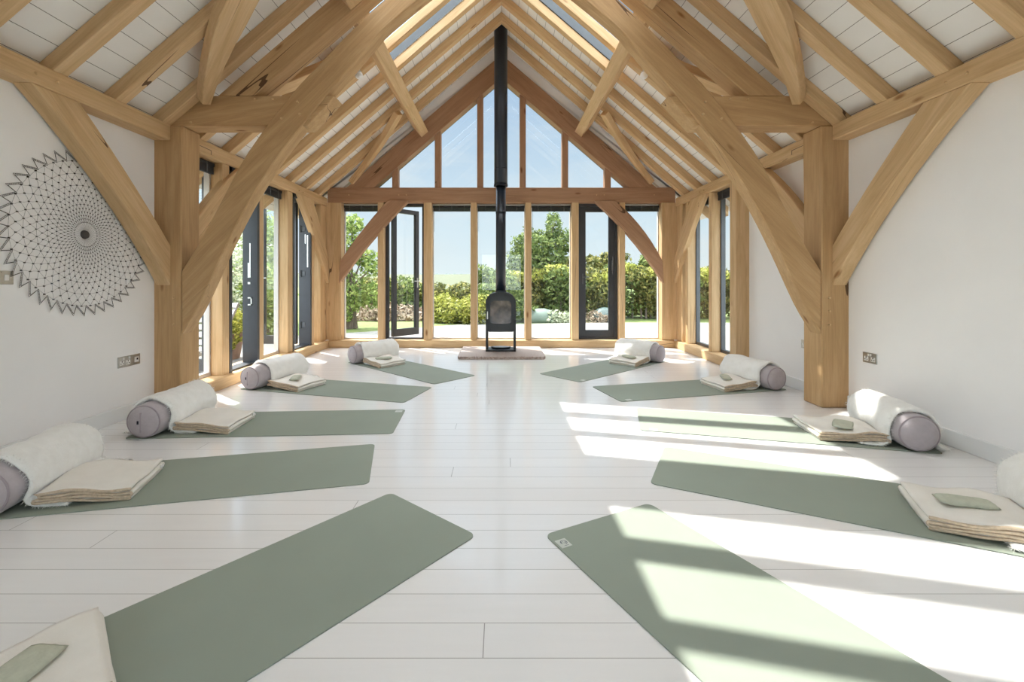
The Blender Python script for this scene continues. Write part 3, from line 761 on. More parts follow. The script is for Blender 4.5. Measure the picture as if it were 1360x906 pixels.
def sheet_mesh(path, v0, v1, nv, th, seed, amp, edge_wob=.0, sc=6, taper=.25):
    """thick sheet: path = list of (u,z) centre line, extruded across v"""
    P = [Vector((p[0], p[1])) for p in path]; n = len(P); bm = bmesh.new()
    nor = []
    for i in range(n):
        a = P[max(0, i-1)]; b_ = P[min(n-1, i+1)]; d = (b_-a).normalized(); nor.append(Vector((-d.y, d.x)))
    def grid(sgn):
        G = []
        for i in range(n):
            row = []
            for j in range(nv+1):
                t = j/nv; wob = edge_wob*math.sin(i*.55+seed)+edge_wob*.7*noise.noise(Vector((i*.35, seed, 0)))
                v = v0+(v1-v0)*t+(wob*(2*t-1))
                tt = th*(taper if j in (0, nv) or i in (0, n-1) else 1)
                q = P[i]+nor[i]*sgn*tt/2
                k = fbm(q.x+seed*3.1, v, q.y, sc)*amp
                q = q+nor[i]*k
                row.append(bm.verts.new((q.x, v, max(q.y, .004))))
            G.append(row)
        return G
    A = grid(1); B = grid(-1)
    for i in range(n-1):
        for j in range(nv):
            bm.faces.new((A[i][j], A[i+1][j], A[i+1][j+1], A[i][j+1])); bm.faces.new((B[i][j], B[i][j+1], B[i+1][j+1], B[i+1][j]))
    for i in range(n-1):
        bm.faces.new((A[i][0], B[i][0], B[i+1][0], A[i+1][0])); bm.faces.new((A[i][nv], A[i+1][nv], B[i+1][nv], B[i][nv]))
    for j in range(nv):
        bm.faces.new((A[0][j], A[0][j+1], B[0][j+1], B[0][j])); bm.faces.new((A[n-1][j], B[n-1][j], B[n-1][j+1], A[n-1][j+1]))
    return bm

def resample(pts, step):
    out = [Vector(pts[0])]
    for a, b_ in zip(pts, pts[1:]):
        a, b_ = Vector(a), Vector(b_); k = max(1, int(round((b_-a).length/step)))
        for i in range(1, k+1): out.append(a.lerp(b_, i/k))
    return out
def fold_path(l0, l1, layers, gap, z0):
    """serpentine of cloth seen from the side, flaps folded over each other"""
    pts = []; z = z0; d = 1
    for k in range(layers):
        ins = .012*k if k < layers-1 else 0
        a, b_ = (l0+.015+ins*.4, l1-.015-ins) if d > 0 else (l1-.015-ins, l0+.015+ins*.4)
        m = 7
        for i in range(m+1): pts.append((a+(b_-a)*i/m, z+.003*math.sin(i*1.3+k*2)))
        if k < layers-1:
            sg = 1 if d > 0 else -1
            pts.append((b_+sg*gap*.45, z+gap*.22)); pts.append((b_+sg*gap*.55, z+gap*.5)); pts.append((b_+sg*gap*.45, z+gap*.78))
        z += gap; d = -d
    return pts

MATS = {
 'L5': ((-.59, 2.44), (-.12, 2.02), -129.9), 'L4': ((-.89, 3.18), (-.74, 2.52), -167.2), 'L3': ((-.85, 4.02), (-.81, 3.35), -176.7),
 'L2': ((-.75, 4.81), (-.90, 4.24), 164.1), 'L1': ((-.32, 5.43), (-.73, 4.97), 136.9), 'R1': ((.46, 5.52), (.88, 5.08), 42.0),
 'R2': ((.98, 4.84), (1.12, 4.28), 14.0), 'R3': ((1.22, 4.07), (1.05, 3.43), -14.2), 'R4': ((1.12, 3.10), (.84, 2.55), -27.0), 'R5': ((.75, 2.32), (.20, 2.03), -63.0)}
where = {'L5': 'nearest on the left, in the bottom left corner', 'L4': 'second nearest on the left', 'L3': 'third from the front on the left',
 'L2': 'fourth from the front on the left, next to the open doorway', 'L1': 'farthest on the left, in front of the gable', 'R1': 'farthest on the right, in front of the gable',
 'R2': 'fourth from the front on the right, next to the oak sill', 'R3': 'beside the right truss post, crossed by sun stripes', 'R4': 'second nearest on the right', 'R5': 'nearest on the right, with small pale corner label'}
W_ = .63; LEN = 1.92
seed = 0
for key, (A, B, ang) in MATS.items():
    seed += 1
    cx, cy = (A[0]+B[0])/2, (A[1]+B[1])/2
    th = math.radians(ang)
    mat = empty('yoga_mat', (cx, cy, 0), th); tag(mat, 'sage green yoga mat, '+where[key], 'yoga mat', 'yoga mats in two rows')
    bm = bmesh.new(); pr = rounded_rect(0, LEN, W_, .035)
    top = [bm.verts.new((x, y, .0055)) for x, y in pr]; bot = [bm.verts.new((x, y, .0008)) for x, y in pr]
    bm.faces.new(top); bm.faces.new(bot[::-1])
    for i in range(len(pr)): bm.faces.new((top[i], bot[i], bot[(i+1) % len(pr)], top[(i+1) % len(pr)]))
    MW = pmat(mat)
    bm_obj('mat_surface', bm, MATM, mat, MW)
    # near side of each mat in its own frame: -y for rays on the right heading away ... decided by world direction
    lat = Vector((-math.sin(th), math.cos(th)))            # world direction of +v
    near = -1 if lat.y > 0 else 1                          # v sign that points to the camera
    if key in ('R5', 'R3', 'R2', 'L3', 'R1'):
        lx, lv = (.10, near*(W_/2-.035)) if key != 'L3' else (.05, -near*(W_/2-.06))
        if key == 'R5': lx, lv = .095, (W_/2-.036)*near
        bm = bmesh.new(); add_box(bm, (lx-.03, lv-.026, .0056), (lx+.03, lv+.026, .0066)); lb = bm_obj('label_tag', bm, simple('label_white', (.6, .62, .58), .7), mat, MW)
        if key == 'R5':
            bm = bmesh.new()
            def arc(cx_, cy_, r, a0, a1, wd=.0016, n=16):
                for i in range(n):
                    t0 = a0+(a1-a0)*i/n; t1 = a0+(a1-a0)*(i+1)/n
                    q = [(cx_+(r+k)*math.cos(t), cy_+(r+k)*math.sin(t), .0068) for t, k in ((t0, -wd), (t1, -wd), (t1, wd), (t0, wd))]
                    bm.faces.new([bm.verts.new(p) for p in q])
            arc(lx-.004, lv+.004, .0145, 0, 2*PI*.86); arc(lx-.004, lv+.007, .006, -1.2, 2.4); arc(lx-.004, lv-.003, .006, 1.9, 5.5)
            for p in ((lx+.018, lv-.008, lx+.021, lv+.014),):
                bm.faces.new([bm.verts.new(c) for c in ((p[0], p[1], .0068), (p[2], p[1], .0068), (p[2], p[3], .0068), (p[0], p[3], .0068))])
            bm_obj('printed_logo', bm, simple('logo_ink', (.12, .13, .16), .7), lb, MW)
    # bolster
    UB, RB_ = 1.775, .122
    if key == 'R5': continue          # its outer half lies outside the photograph
    if key != 'L5':
        e = empty('bolster', MW @ Vector((UB, 0, .005)), th); tag(e, 'mauve grey cylindrical bolster on the mat '+where[key].split(',')[0], 'bolster', 'bolsters at the outer mat ends')
        BM = Matrix.Translation(MW @ Vector((UB, 0, RB_+.006))) @ Matrix.Rotation(th, 4, 'Z') @ Matrix.Rotation(PI/2, 4, 'X')
        hl = .335
        prof = [(0, -hl-.020), (.05, -hl-.018), (.09, -hl-.006), (.112, -hl+.014), (RB_, -hl+.045), (RB_+.002, -hl*.5), (RB_+.003, 0), (RB_+.002, hl*.5), (RB_, hl-.045), (.112, hl-.014), (.09, hl+.006), (.05, hl+.018), (0, hl+.020)]
        bm = bmesh.new(); add_lathe(bm, prof, 48)
        bm_obj('bolster_cover', bm, BOLST, e, BM, True)
        for sg in (-1, 1):
            bm = bmesh.new()
            add_lathe(bm, [(.110, sg*(hl-.018)), (.1165, sg*(hl-.016)), (.1165, sg*(hl-.010)), (.108, sg*(hl-.010))], 48)
            bm_obj('piping', bm, PIPING, e, BM, True)
        # seam and tag on the near end
        nz = hl if near < 0 else -hl       # local z after the X turn points to -v
        if key[0] == 'L':
            bm = bmesh.new(); add_box(bm, (-.0025, -.07, nz-.01 if nz > 0 else nz-.0205), (.0025, .07, nz+.0205 if nz > 0 else nz+.01)); bm_obj('end_seam', bm, PIPING, e, BM)
        if key in ('L3', 'L2'):
            bm = bmesh.new(); add_box(bm, (.012, -.010, nz-.002 if nz > 0 else nz-.024), (.022, .014, nz+.024 if nz > 0 else nz+.002)); bm_obj('tag', bm, BLACKT, e, BM)
        # fleece draped over
        path = []
        R2 = RB_+.024
        u_in = -.40 if key not in ('L4',) else -.40
        for i in range(6): path.append((UB+.235-.012*i*2.0, .022))
        for i in range(0, 21):
            t = math.radians(-42)+i/20*math.radians(264); path.append((UB+R2*math.cos(t), RB_+.006+R2*math.sin(t)))
        path = [p for p in path if p[1] > .021]
        path = [(UB+.20, .022), (UB+.17, .022), (UB+.145, .03)] + [p for p in path if p[1] > .055] + [(UB-.15, .036), (UB-.175, .022), (UB-.21, .018), (UB-.26, .017), (UB-.31, .016)]
        path = [(p[0], p[1]) for p in resample(path, .016)]; fth = .028
        v0, v1 = (-.285, .285)
        sh = {'L4': .035, 'L3': .04, 'L2': .10, 'L1': .05, 'R1': .05, 'R2': .04, 'R3': .012, 'R4': .0}[key]*(-near)                      # pushed a little away from the camera so the near end shows
        bm = sheet_mesh(path, v0+sh, v1+sh, 34, fth, seed*1.7, .010, .006, 9)
        bmesh.ops.smooth_vert(bm, verts=bm.verts, factor=.4, use_axis_x=True, use_axis_y=True, use_axis_z=True)
        f = bm_obj('fleece_throw', bm, FLEECE, None, MW, True)
        rc = {'L4': 'thick white fleece throw over the bolster at the left picture edge', 'L3': 'white fleece throw over the third bolster from the front on the left', 'L2': 'white fleece throw over the bolster next to the open doorway',
              'L1': 'white fleece throw over the farthest left bolster', 'R1': 'white fleece throw over the farthest right bolster', 'R2': 'white fleece throw over the bolster next to the right oak sill',
              'R3': 'white fleece throw over the bolster beside the right truss post', 'R4': 'white fleece throw at the right picture edge, only its inner side showing'}
        tag(f, rc[key], 'fleece', 'fleece throws over the bolsters')
        # loose pile fibres
        bmf = bmesh.new(); rnd = random.Random(seed)
        me = f.data
        cnt = 3000 if key in ('L4', 'R3', 'R4', 'L3') else 900
        vm_ = v1+sh-.03; vn_ = v0+sh+.03; polys = [p for p in me.polygons if p.center.y > vm_ or p.center.y < vn_ or (p.center.x < UB-.2)]
        for _ in range(cnt):
            p = rnd.choice(polys); c = p.center+Vector((rnd.uniform(-.006, .006), rnd.uniform(-.006, .006), 0)); d = (p.normal+Vector((rnd.uniform(-.8, .8), rnd.uniform(-.8, .8), rnd.uniform(-.8, .5)))).normalized()
            s_ = d.orthogonal().normalized()*.0011; ln = rnd.uniform(.010, .024)
            bmf.faces.new([bmf.verts.new(q) for q in (c-s_, c+s_, c+d*ln)])
        pl = bm_obj('pile', bmf, FLEECE, f, MW); pl['kind'] = 'stuff'
    # folded blanket
    lay = 4
    base = .035 if key != 'L5' else .008
    u0, u1 = 1.20, 1.63
    vw = .40; vc = near*.045 if key != 'L5' else -near*.075
    if key == 'L5': u0, u1 = 1.19, 1.62
    gap = .0155
    pth = resample([Vector(p) for p in fold_path(u0, u1, lay, gap, .012)], .022)
    be = empty('folded_blanket', MW @ Vector(((u0+u1)/2, vc, .006)), th)
    bmB = sheet_mesh([(p.x, p.y) for p in pth], vc-vw/2, vc+vw/2, 20, .0145, seed*2.3, .0028, .003, 7, .75)
    # drape: rest higher where the fleece runs underneath
    for v_ in bmB.verts:
        t = min(1, max(0, (v_.co.x-(UB-.55))/.30)) if key != 'L5' else 0
        v_.co.z += .027*t*t*(3-2*t)
        v_.co.z += .004*math.sin(v_.co.x*23+v_.co.y*17+seed)*(v_.co.z/.06)
        # sheared, hand folded outline
        v_.co.x += .035*math.sin(seed*2.1)*(v_.co.y-vc)/vw; v_.co.y += .04*math.sin(seed*1.3)*(v_.co.x-(u0+u1)/2)/.4
    bl_ = bm_obj('blanket_cloth', bmB, BLANK, be, MW, True)
    # woven edge strips on the near side of the folds
    bw_ = {'L5': 'cream folded blanket in the bottom left corner of the nearest mat', 'L4': 'cream folded blanket with beige edge on the second nearest left mat', 'L3': 'cream folded blanket on the third left mat from the front', 'L2': 'cream folded blanket beside the bolster near the open doorway',
           'L1': 'cream folded blanket on the farthest left mat', 'R1': 'cream folded blanket on the farthest right mat', 'R2': 'cream folded blanket on the right mat next to the oak sill',
           'R3': 'cream folded blanket in sun and shade beside the right truss post', 'R4': 'cream folded blanket at the right edge, partly in the sun'}
    tag(be, bw_[key], 'blanket', 'folded blankets on the mats')
    vs_ = vc+near*(vw/2-.004)
    bmE = sheet_mesh([(p.x, p.y) for p in pth], min(vs_, vs_+near*.012), max(vs_, vs_+near*.012), 2, .0135, seed*2.3, .0028, .0, 7, .8)
    for v_ in bmE.verts:
        t = min(1, max(0, (v_.co.x-(UB-.55))/.30)) if key != 'L5' else 0
        v_.co.z += .027*t*t*(3-2*t); v_.co.z += .004*math.sin(v_.co.x*23+v_.co.y*17+seed)*(v_.co.z/.06)
        v_.co.x += .035*math.sin(seed*2.1)*(v_.co.y-vc)/vw; v_.co.y += .04*math.sin(seed*1.3)*(v_.co.x-(u0+u1)/2)/.4
    bm_obj('woven_edge', bmE, BEDGE, be, MW, True)
    if key in ('L4', 'L3'):
        bm = bmesh.new(); add_box(bm, (u0-.004, vc-near*.13-.016, .045), (u0+.002, vc-near*.13+.016, .062)); bm_obj('care_label', bm, WHITEP, be, MW)
    # eye pillow
    if key in ('L5', 'L2', 'L1', 'R2', 'R3', 'R4', 'R1'):
        pc = {'L5': (1.40, -near*.03, 38), 'L2': (1.44, 0, -60), 'L1': (1.40, .02, 60), 'R1': (1.42, 0, 75), 'R2': (1.43, -near*.05, 60), 'R3': (1.43, near*.05, 65), 'R4': (1.40, -near*.00, 8)}[key]
        pz = .076+(.020 if key != 'L5' else -.002)
        bm = bmesh.new(); nu, nv = 14, 10; Lp, Wp, Tp = (.225, .10, .016)
        if key in ('R3', 'L5'): Wp = .125; Tp = .011
        gr = {}
        for sg in (1, -1):
            for i in range(nu+1):
                for j in range(nv+1):
                    x = (i/nu*2-1); y = (j/nv*2-1)
                    if (i in (0, nu) or j in (0, nv)) and sg < 0: gr[(sg, i, j)] = gr[(1, i, j)]; continue
                    h = ((1-x**6)*(1-y**4))**.6*Tp*sg
                    h += .0025*fbm(x*2, y*2, seed, 1.5)
                    gr[(sg, i, j)] = bm.verts.new((x*Lp/2*(1-.04*y*y), y*Wp/2*(1-.08*x*x), h))
        for sg in (1, -1):
            for i in range(nu):
                for j in range(nv):
                    q = [gr[(sg, i, j)], gr[(sg, i+1, j)], gr[(sg, i+1, j+1)], gr[(sg, i, j+1)]]
                    bm.faces.new(q if sg > 0 else q[::-1])
        PM = MW @ Matrix.Translation((pc[0], vc+pc[1], pz)) @ Matrix.Rotation(math.radians(pc[2]), 4, 'Z')
        ep = empty('eye_pillow', PM.to_translation(), th+math.radians(pc[2]))
        tag(ep, 'sage linen eye pillow on the '+bw_[key].replace('cream folded ', ''), 'eye pillow', 'eye pillows on the blankets')
        bm_obj('pillow_cover', bm, SAGEC, ep, PM, True)

# ------------------------------------------------------------------ sockets and switches
def socket(side, y, z, w, h, label, kind):
    e = empty('wall_socket' if kind != 'switch' else 'light_switch', (side*XW, y, z)); tag(e, label, 'socket' if kind != 'switch' else 'switch', None)
    x0, x1 = side*XW, side*(XW-.008)
    box('face_plate', (x0, y-w/2, z-h/2), (x1, y+w/2, z+h/2), CHROME, e, .002)
    bm = bmesh.new(); bi = bmesh.new()
    def b2(bmx, dy, dz, sy, sz, d=.003):
        lo = [side*(XW-.007), y+dy-sy, z+dz-sz]; hi = [side*(XW-.008-d), y+dy+sy, z+dz+sz]
        add_box(bmx, [min(p, q) for p, q in zip(lo, hi)], [max(p, q) for p, q in zip(lo, hi)])
    if kind == 'double':
        for dy in (-.035, .035):
            b2(bm, dy, -.008, .022, .018, .001); b2(bm, dy*.35, .026, .007, .009, .004)
            b2(bi, dy, .003, .0028, .006, .0018); b2(bi, dy-.011, -.014, .0045, .003, .0018); b2(bi, dy+.011, -.014, .0045, .003, .0018)
    if kind == 'triple':
        for dy in (-.075, -.015):
            b2(bm, dy, -.008, .022, .018, .001); b2(bm, dy+.015, .026, .007, .009, .004)
            b2(bi, dy, .003, .0028, .006, .0018); b2(bi, dy-.011, -.014, .0045, .003, .0018); b2(bi, dy+.011, -.014, .0045, .003, .0018)
        b2(bm, .072, 0, .022, .022, .002); b2(bi, .078, .004, .007, .008, .0035)
    if kind == 'switch':
        for dy in (-.03, .03): b2(bm, dy, 0, .012, .018, .004)
        b2(bi, 0, .034, .002, .002, .001)
    bm.verts.ensure_lookup_table(); allv = [tuple(v_.co) for v_ in bm.verts]; bm.free()
    for k in range(0, len(allv), 8):
        lo, hi = allv[k], allv[k+7]
        big = abs(hi[1]-lo[1]) > .02
        box('rocker' if kind == 'switch' or not big else 'socket_insert', lo, hi, WHITEP, e, .0008)
    bm_obj('pin_hole', bi, BLACKT, e, Matrix.Identity(4))
socket(-1, 3.78, .475, .225, .088, 'steel socket plate with three fittings on the left wall beside the oak post', 'triple')
socket(1, 3.82, .49, .146, .086, 'steel double socket on the right white wall above the bolster', 'double')
socket(1, 4.62, .49, .146, .086, 'steel double socket half hidden behind the right truss post', 'double')
socket(-1, 2.81, 1.165, .146, .086, 'steel light switch plate below the string wall hanging at the left picture edge', 'switch')

# ------------------------------------------------------------------ string wall hanging
wa = empty('string_mandala', (-XW, 3.38, 1.49)); tag(wa, 'round black string lattice wall hanging with zigzag rim on the left wall', 'wall hanging')
def Wp_(r, t, off=.012): return Vector((-XW+off, 3.38+r*math.cos(t), 1.49+r*math.sin(t)))
rads = [1.08*q for q in (.03, .085, .108, .131, .155, .180, .207, .236, .267, .300, .335, .373, .413, .455, .495)]
NN = 46
bm = bmesh.new(); bk = bmesh.new()
for k, r in enumerate(rads):
    off = (k % 2)*.5
    for i in range(NN):
        t = 2*PI*(i+off)/NN
        if k > 0:
            P = Wp_(r, t)
            s_ = .0022+.0022*k/len(rads); add_box(bm, P-Vector((s_, s_, s_)), P+Vector((s_, s_, s_)))
        if k < len(rads)-1:
            r2 = rads[k+1]; o2 = ((k+1) % 2)*.5
            base = i+off
            for c in ((base-.5), (base+.5)) if k > 0 else (base,):
                t2 = 2*PI*c/NN
                if k == 0: t2 = 2*PI*(i+.5)/NN
                mid_t = (t+t2)/2
                Pm = Wp_((r+r2)/2, mid_t + (.010 if c > base else -.010))
                add_tube(bm, Wp_(r, t), Pm, .0007, 3, cap=False); add_tube(bm, Pm, Wp_(r2, t2), .0007, 3, cap=False)
        if k > 5 and k % 2 == 0:
            add_tube(bm, Wp_(r, t), Wp_(r, t+2*PI/NN), .0007, 3, cap=False)
bm_obj('thread_lattice', bm, WIRE, wa, Matrix.Identity(4))
bm = bmesh.new()
for i in range(44):
    t0 = 2*PI*i/44; t1 = 2*PI*(i+1)/44; tm = (t0+t1)/2+.05
    a, b_, c = Wp_(.54, t0), Wp_(.61, tm), Wp_(.54, t1); a2, b2_, c2 = Wp_(.528, t0+.0), Wp_(.594, tm), Wp_(.528, t1)
    for p, q in ((a, b_), (b_, c), (a2, b2_), (b2_, c2)): add_tube(bm, p, q, .0012, 4, cap=False)
    for p, q, p2, q2 in ((a, b_, a2, b2_), (b_, c, b2_, c2)):
        for k in range(1, 9):
            add_tube(bm, p.lerp(q, k/9), p2.lerp(q2, (k+.5)/9), .0009, 3, cap=False); add_tube(bm, p.lerp(q, k/9), p2.lerp(q2, (k-.5)/9), .0009, 3, cap=False)
bm_obj('zigzag_rim', bm, WIRE, wa, Matrix.Identity(4))
bm = bmesh.new(); add_lathe(bm, [(0, .02), (.02, .019), (.03, .012), (.033, .0), (0, 0)], 24, Matrix.Translation((-XW, 3.38, 1.49)) @ Matrix.Rotation(PI/2, 4, 'Y'))
bm_obj('centre_boss', bm, WIRE, wa, Matrix.Identity(4), True)

# ------------------------------------------------------------------ outdoors
def plane(name, x0, x1, y0, y1, z, m, nx=1, ny=1, fn=None):
    bm = bmesh.new(); g = [[bm.verts.new((x0+(x1-x0)*i/nx, y0+(y1-y0)*j/ny, (fn(x0+(x1-x0)*i/nx, y0+(y1-y0)*j/ny) if fn else z))) for j in range(ny+1)] for i in range(nx+1)]
    for i in range(nx):
        for j in range(ny): bm.faces.new((g[i][j], g[i+1][j], g[i+1][j+1], g[i][j+1]))
    o = bm_obj(name, bm, m, None, Matrix.Identity(4)); o['kind'] = 'structure'; return o
plane('ground', -60, 60, -40, 300, -.08, GRASS)
prismg = prism('ground_gravel', [(-14, -12, -.078), (16, -12, -.078), (16, 12.8, -.078), (3, 12.9, -.078), (-1.2, 12.3, -.078), (-3.2, 10.6, -.078), (-5.0, 9.6, -.078), (-5.0, 7.9, -.078), (-14, 7.9, -.078)], (0, 0, .012), GRAVEL, bev=0, chord=(1, 0, 0)); prismg['kind'] = 'structure'
plane('ground_field', -160, 160, 60, 420, 0, FIELD, 24, 10, lambda x, y: -.1+5.6*min(1, max(0, (y-60)/250))**.8+.5*math.sin(x*.03))
bm = bmesh.new(); rnd = random.Random(5)
for i in range(150):
    x = -160+i*2.1; y = 330+rnd.uniform(-4, 4)
    M = Matrix.Translation((x, y, 4.2+.5*math.sin(x*.03))) @ Matrix.Diagonal((2.6, 2, rnd.uniform(1.0, 2.3 if -20 > x > -60 or x > 30 else 1.3), 1))
    bmesh.ops.create_icosphere(bm, subdivisions=1, radius=1, matrix=M)
o = bm_obj('distant_hedgerow', bm, FARH, None, Matrix.Identity(4)); tag(o, 'thin dark line of distant hedgerow on the horizon beyond the field', 'hedgerow', kind='stuff')

def leaf_mesh(blobs, n, size, rs, droop=0, core=True):
    """leaf cards on lumpy blob shells + a closed core"""
    r = np.random.RandomState(rs); vol = np.array([b_[3]*b_[4]+b_[4]*b_[5]+b_[3]*b_[5] for b_ in blobs]); pr = vol/vol.sum()
    idx = r.choice(len(blobs), n, p=pr)
    B = np.array(blobs)[idx]
    d = r.normal(size=(n, 3)); d /= np.linalg.norm(d, axis=1)[:, None]
    lump = .10*np.sin(d[:, 0]*7+B[:, 0]*3)+.10*np.sin(d[:, 1]*8+B[:, 1])+.10*np.sin(d[:, 2]*9+B[:, 2]*2)
    rad = (1+lump)*(.72+.33*r.rand(n)**.6)
    C = B[:, :3]+d*B[:, 3:6]*rad[:, None]
    nn = d+r.normal(size=(n, 3))*.7; nn /= np.linalg.norm(nn, axis=1)[:, None]
    t = np.cross(nn, r.normal(size=(n, 3))); t /= np.linalg.norm(t, axis=1)[:, None]; b2 = np.cross(nn, t)
    s = size*(.55+.9*r.rand(n))[:, None]
    V = np.stack([C-t*s, C-b2*s*.45, C+t*s, C+b2*s*.45], 1).reshape(-1, 3)
    V[:, 2] = np.maximum(V[:, 2], -.07)
    me = bpy.data.meshes.new('foliage')
    F = np.arange(4*n).reshape(-1, 4)
    me.from_pydata(V.tolist(), [], F.tolist()); me.update(); return me
def shrub(name, blobs, n, size, m, label, cat, group, rs, stems=True, stem_h=None):
    c = np.array([b_[:3] for b_ in blobs]).mean(0)
    e = empty(name, (c[0], c[1], -.06)); tag(e, label, cat, group)
    me = leaf_mesh(blobs, n, size, rs); link('foliage', me, m, e, Matrix.Identity(4))
    r = random.Random(rs); bm = bmesh.new()
    for b_ in blobs:
        base = Vector((c[0]+r.uniform(-.15, .15), c[1]+r.uniform(-.1, .1), -.07)) if stem_h else Vector((b_[0]+r.uniform(-.1, .1), b_[1], -.07))
        top = Vector((b_[0], b_[1], b_[2]))
        if stem_h:
            mid = Vector((c[0], c[1], stem_h)); add_tube(bm, base, mid, .045, 7, .035); add_tube(bm, mid, top, .03, 6, .012)
        else: add_tube(bm, base, top, .035, 6, .015)
        for _ in range(5):
            q = top+Vector((r.uniform(-1, 1)*b_[3], r.uniform(-1, 1)*b_[4], r.uniform(-.8, .8)*b_[5]))*.8; add_tube(bm, top, q, .014, 4, .006)
    bm_obj('stems', bm, BARK, e, Matrix.Identity(4))
    return e
rnd = random.Random(11)
# hedge along the far side of the drive, right half
hx = [.2, 1.1, 2.0, 2.9, 3.8, 4.7, 5.6, 6.6, 7.7, 8.9]
hl = ['behind the stove, lowest left end', 'right of the stove pipe', 'under the tall tree', 'left of the closed door', 'seen through the closed door glass', 'right of the closed door', 'in the rightmost gable pane', 'seen through the first right side pane', 'seen through the middle right side pane', 'seen through the near right side pane']
for i, x in enumerate(hx):
    y = 14.4+.25*math.sin(i*1.9); bl_ = []; hj = [.95, 1.0, 1.06, .97, 1.08, 1.0, 1.05, 1.0, 1.06, 1.0][i]
    for k in range(5):
        bl_.append((x+rnd.uniform(-.35, .35), y+rnd.uniform(-.2, .3), .25+k*.245*hj+rnd.uniform(-.07, .07), rnd.uniform(.42, .66), .5, rnd.uniform(.32, .45)))
    shrub('hedge_bush', bl_, 5200, .062, LEAF_O if i % 2 else LEAF_G, 'dense clipped hedge bush '+hl[i], 'hedge', 'hedge bushes across the drive', 30+i)
    # yellow top growth
    tb = [(x+rnd.uniform(-.4, .4), y-.12, 1.28*hj+rnd.uniform(-.12, .14), rnd.uniform(.22, .45), .4, rnd.uniform(.14, .26)) for k in range(3)]
    shrub('hedge_top_growth', tb, 1100, .055, LEAF_Y, 'yellow green new growth on top of the hedge '+hl[i], 'shrub', 'yellow growth on the hedge', 60+i)
# left part: lower hedge line and bright shrubs
for i, (x, y, h, lab, m) in enumerate([(-4.6, 15.5, .80, 'at the far left gable pane', LEAF_O), (-3.4, 15.8, .72, 'left of the open door leaf', LEAF_G), (-2.3, 16, .62, 'seen through the open door leaf', LEAF_O), (-1.3, 15.8, .62, 'in the pane right of the open door', LEAF_O), (-.4, 15.6, .95, 'just left of the stove', LEAF_G)]):
    bl_ = [(x+rnd.uniform(-.5, .5), y+rnd.uniform(-.2, .3), .2+k*.24, .7, .5, .36) for k in range(int(h/.24)+1)]
    shrub('field_hedge', bl_, 4200, .06, m, 'low rough hedge bush by the field, '+lab, 'hedge', 'low hedge by the field', 90+i)
for i, (x, y, h, w_, lab) in enumerate([(-1.55, 13.0, .50, .6, 'right of the open door'), (-.75, 12.9, .55, .6, 'filling the pane left of the stove'), (-.15, 13.3, 1.15, .45, 'directly left of the stove pipe'), (.25, 13.4, 1.2, .5, 'directly right of the stove pipe')]):
    bl_ = [(x+rnd.uniform(-.2, .2), y+rnd.uniform(-.2, .2), h*(.25+.2*k), w_*(1-.12*k), .45, .3) for k in range(4)]
    shrub('garden_shrub', bl_, 3600, .055, LEAF_Y if i < 2 else LEAF_G, 'bright green garden shrub '+lab, 'shrub', 'bright shrubs at the drive edge', 120+i)
shrub('garden_tree', [(-.85+.35, 13.9, 1.0, .4, .3, .5), (-.65, 14.0, 1.35, .28, .25, .3)], 1500, .05, LEAF_G, 'thin young sapling rising from the low hedge left of the stove', 'tree', None, 140, stem_h=.4)
# tall tree behind right of stove
shrub('garden_tree', [(1.0, 15.2, 2.3, .62, .6, .55), (1.55, 15.3, 2.15, .7, .6, .6), (1.25, 15.1, 1.5, .95, .6, .6), (1.75, 15.2, 2.95, .28, .3, .45), (2.1, 15.3, 2.45, .42, .4, .35), (.7, 15.2, 1.75, .5, .5, .5)], 9500, .06, LEAF_G, 'tall bushy tree rising above the hedge right of the stove pipe', 'tree', None, 150, stem_h=1.2)
shrub('garden_tree', [(4.0, 16, 1.95, .5, .4, .2), (3.3, 16, 1.75, .5, .4, .25), (2.7, 16, 1.8, .5, .4, .25)], 2200, .07, LEAF_O, 'dark tree tops peeping over the hedge beside the closed door', 'tree', None, 151, stem_h=1.0)
shrub('garden_tree', [(5.2, 15.5, 1.95, .35, .3, .2), (5.5, 15.5, 2.15, .2, .2, .2), (5.0, 15.5, 1.75, .25, .3, .2)], 900, .09, LEAF_G, 'small spiky tree top over the hedge in the rightmost pane', 'tree', None, 152, stem_h=1.0)
# big tree at left gable pane
shrub('garden_tree', [(-3.95, 11.3, 2.2, .38, .4, .45), (-4.15, 11.3, 1.7, .42, .45, .4), (-3.5, 11.4, 1.75, .32, .3, .2), (-3.25, 11.4, 1.45, .28, .3, .2), (-4.25, 11.4, 1.1, .4, .4, .5), (-3.75, 11.5, .85, .3, .4, .5), (-3.7, 11.2, 2.55, .25, .3, .22), (-4.1, 11.3, .4, .4, .3, .4), (-3.3, 11.6, .75, .3, .3, .35)], 5600, .055, LEAF_B, 'leafy tree filling the leftmost gable pane', 'tree', None, 160, stem_h=1.0)
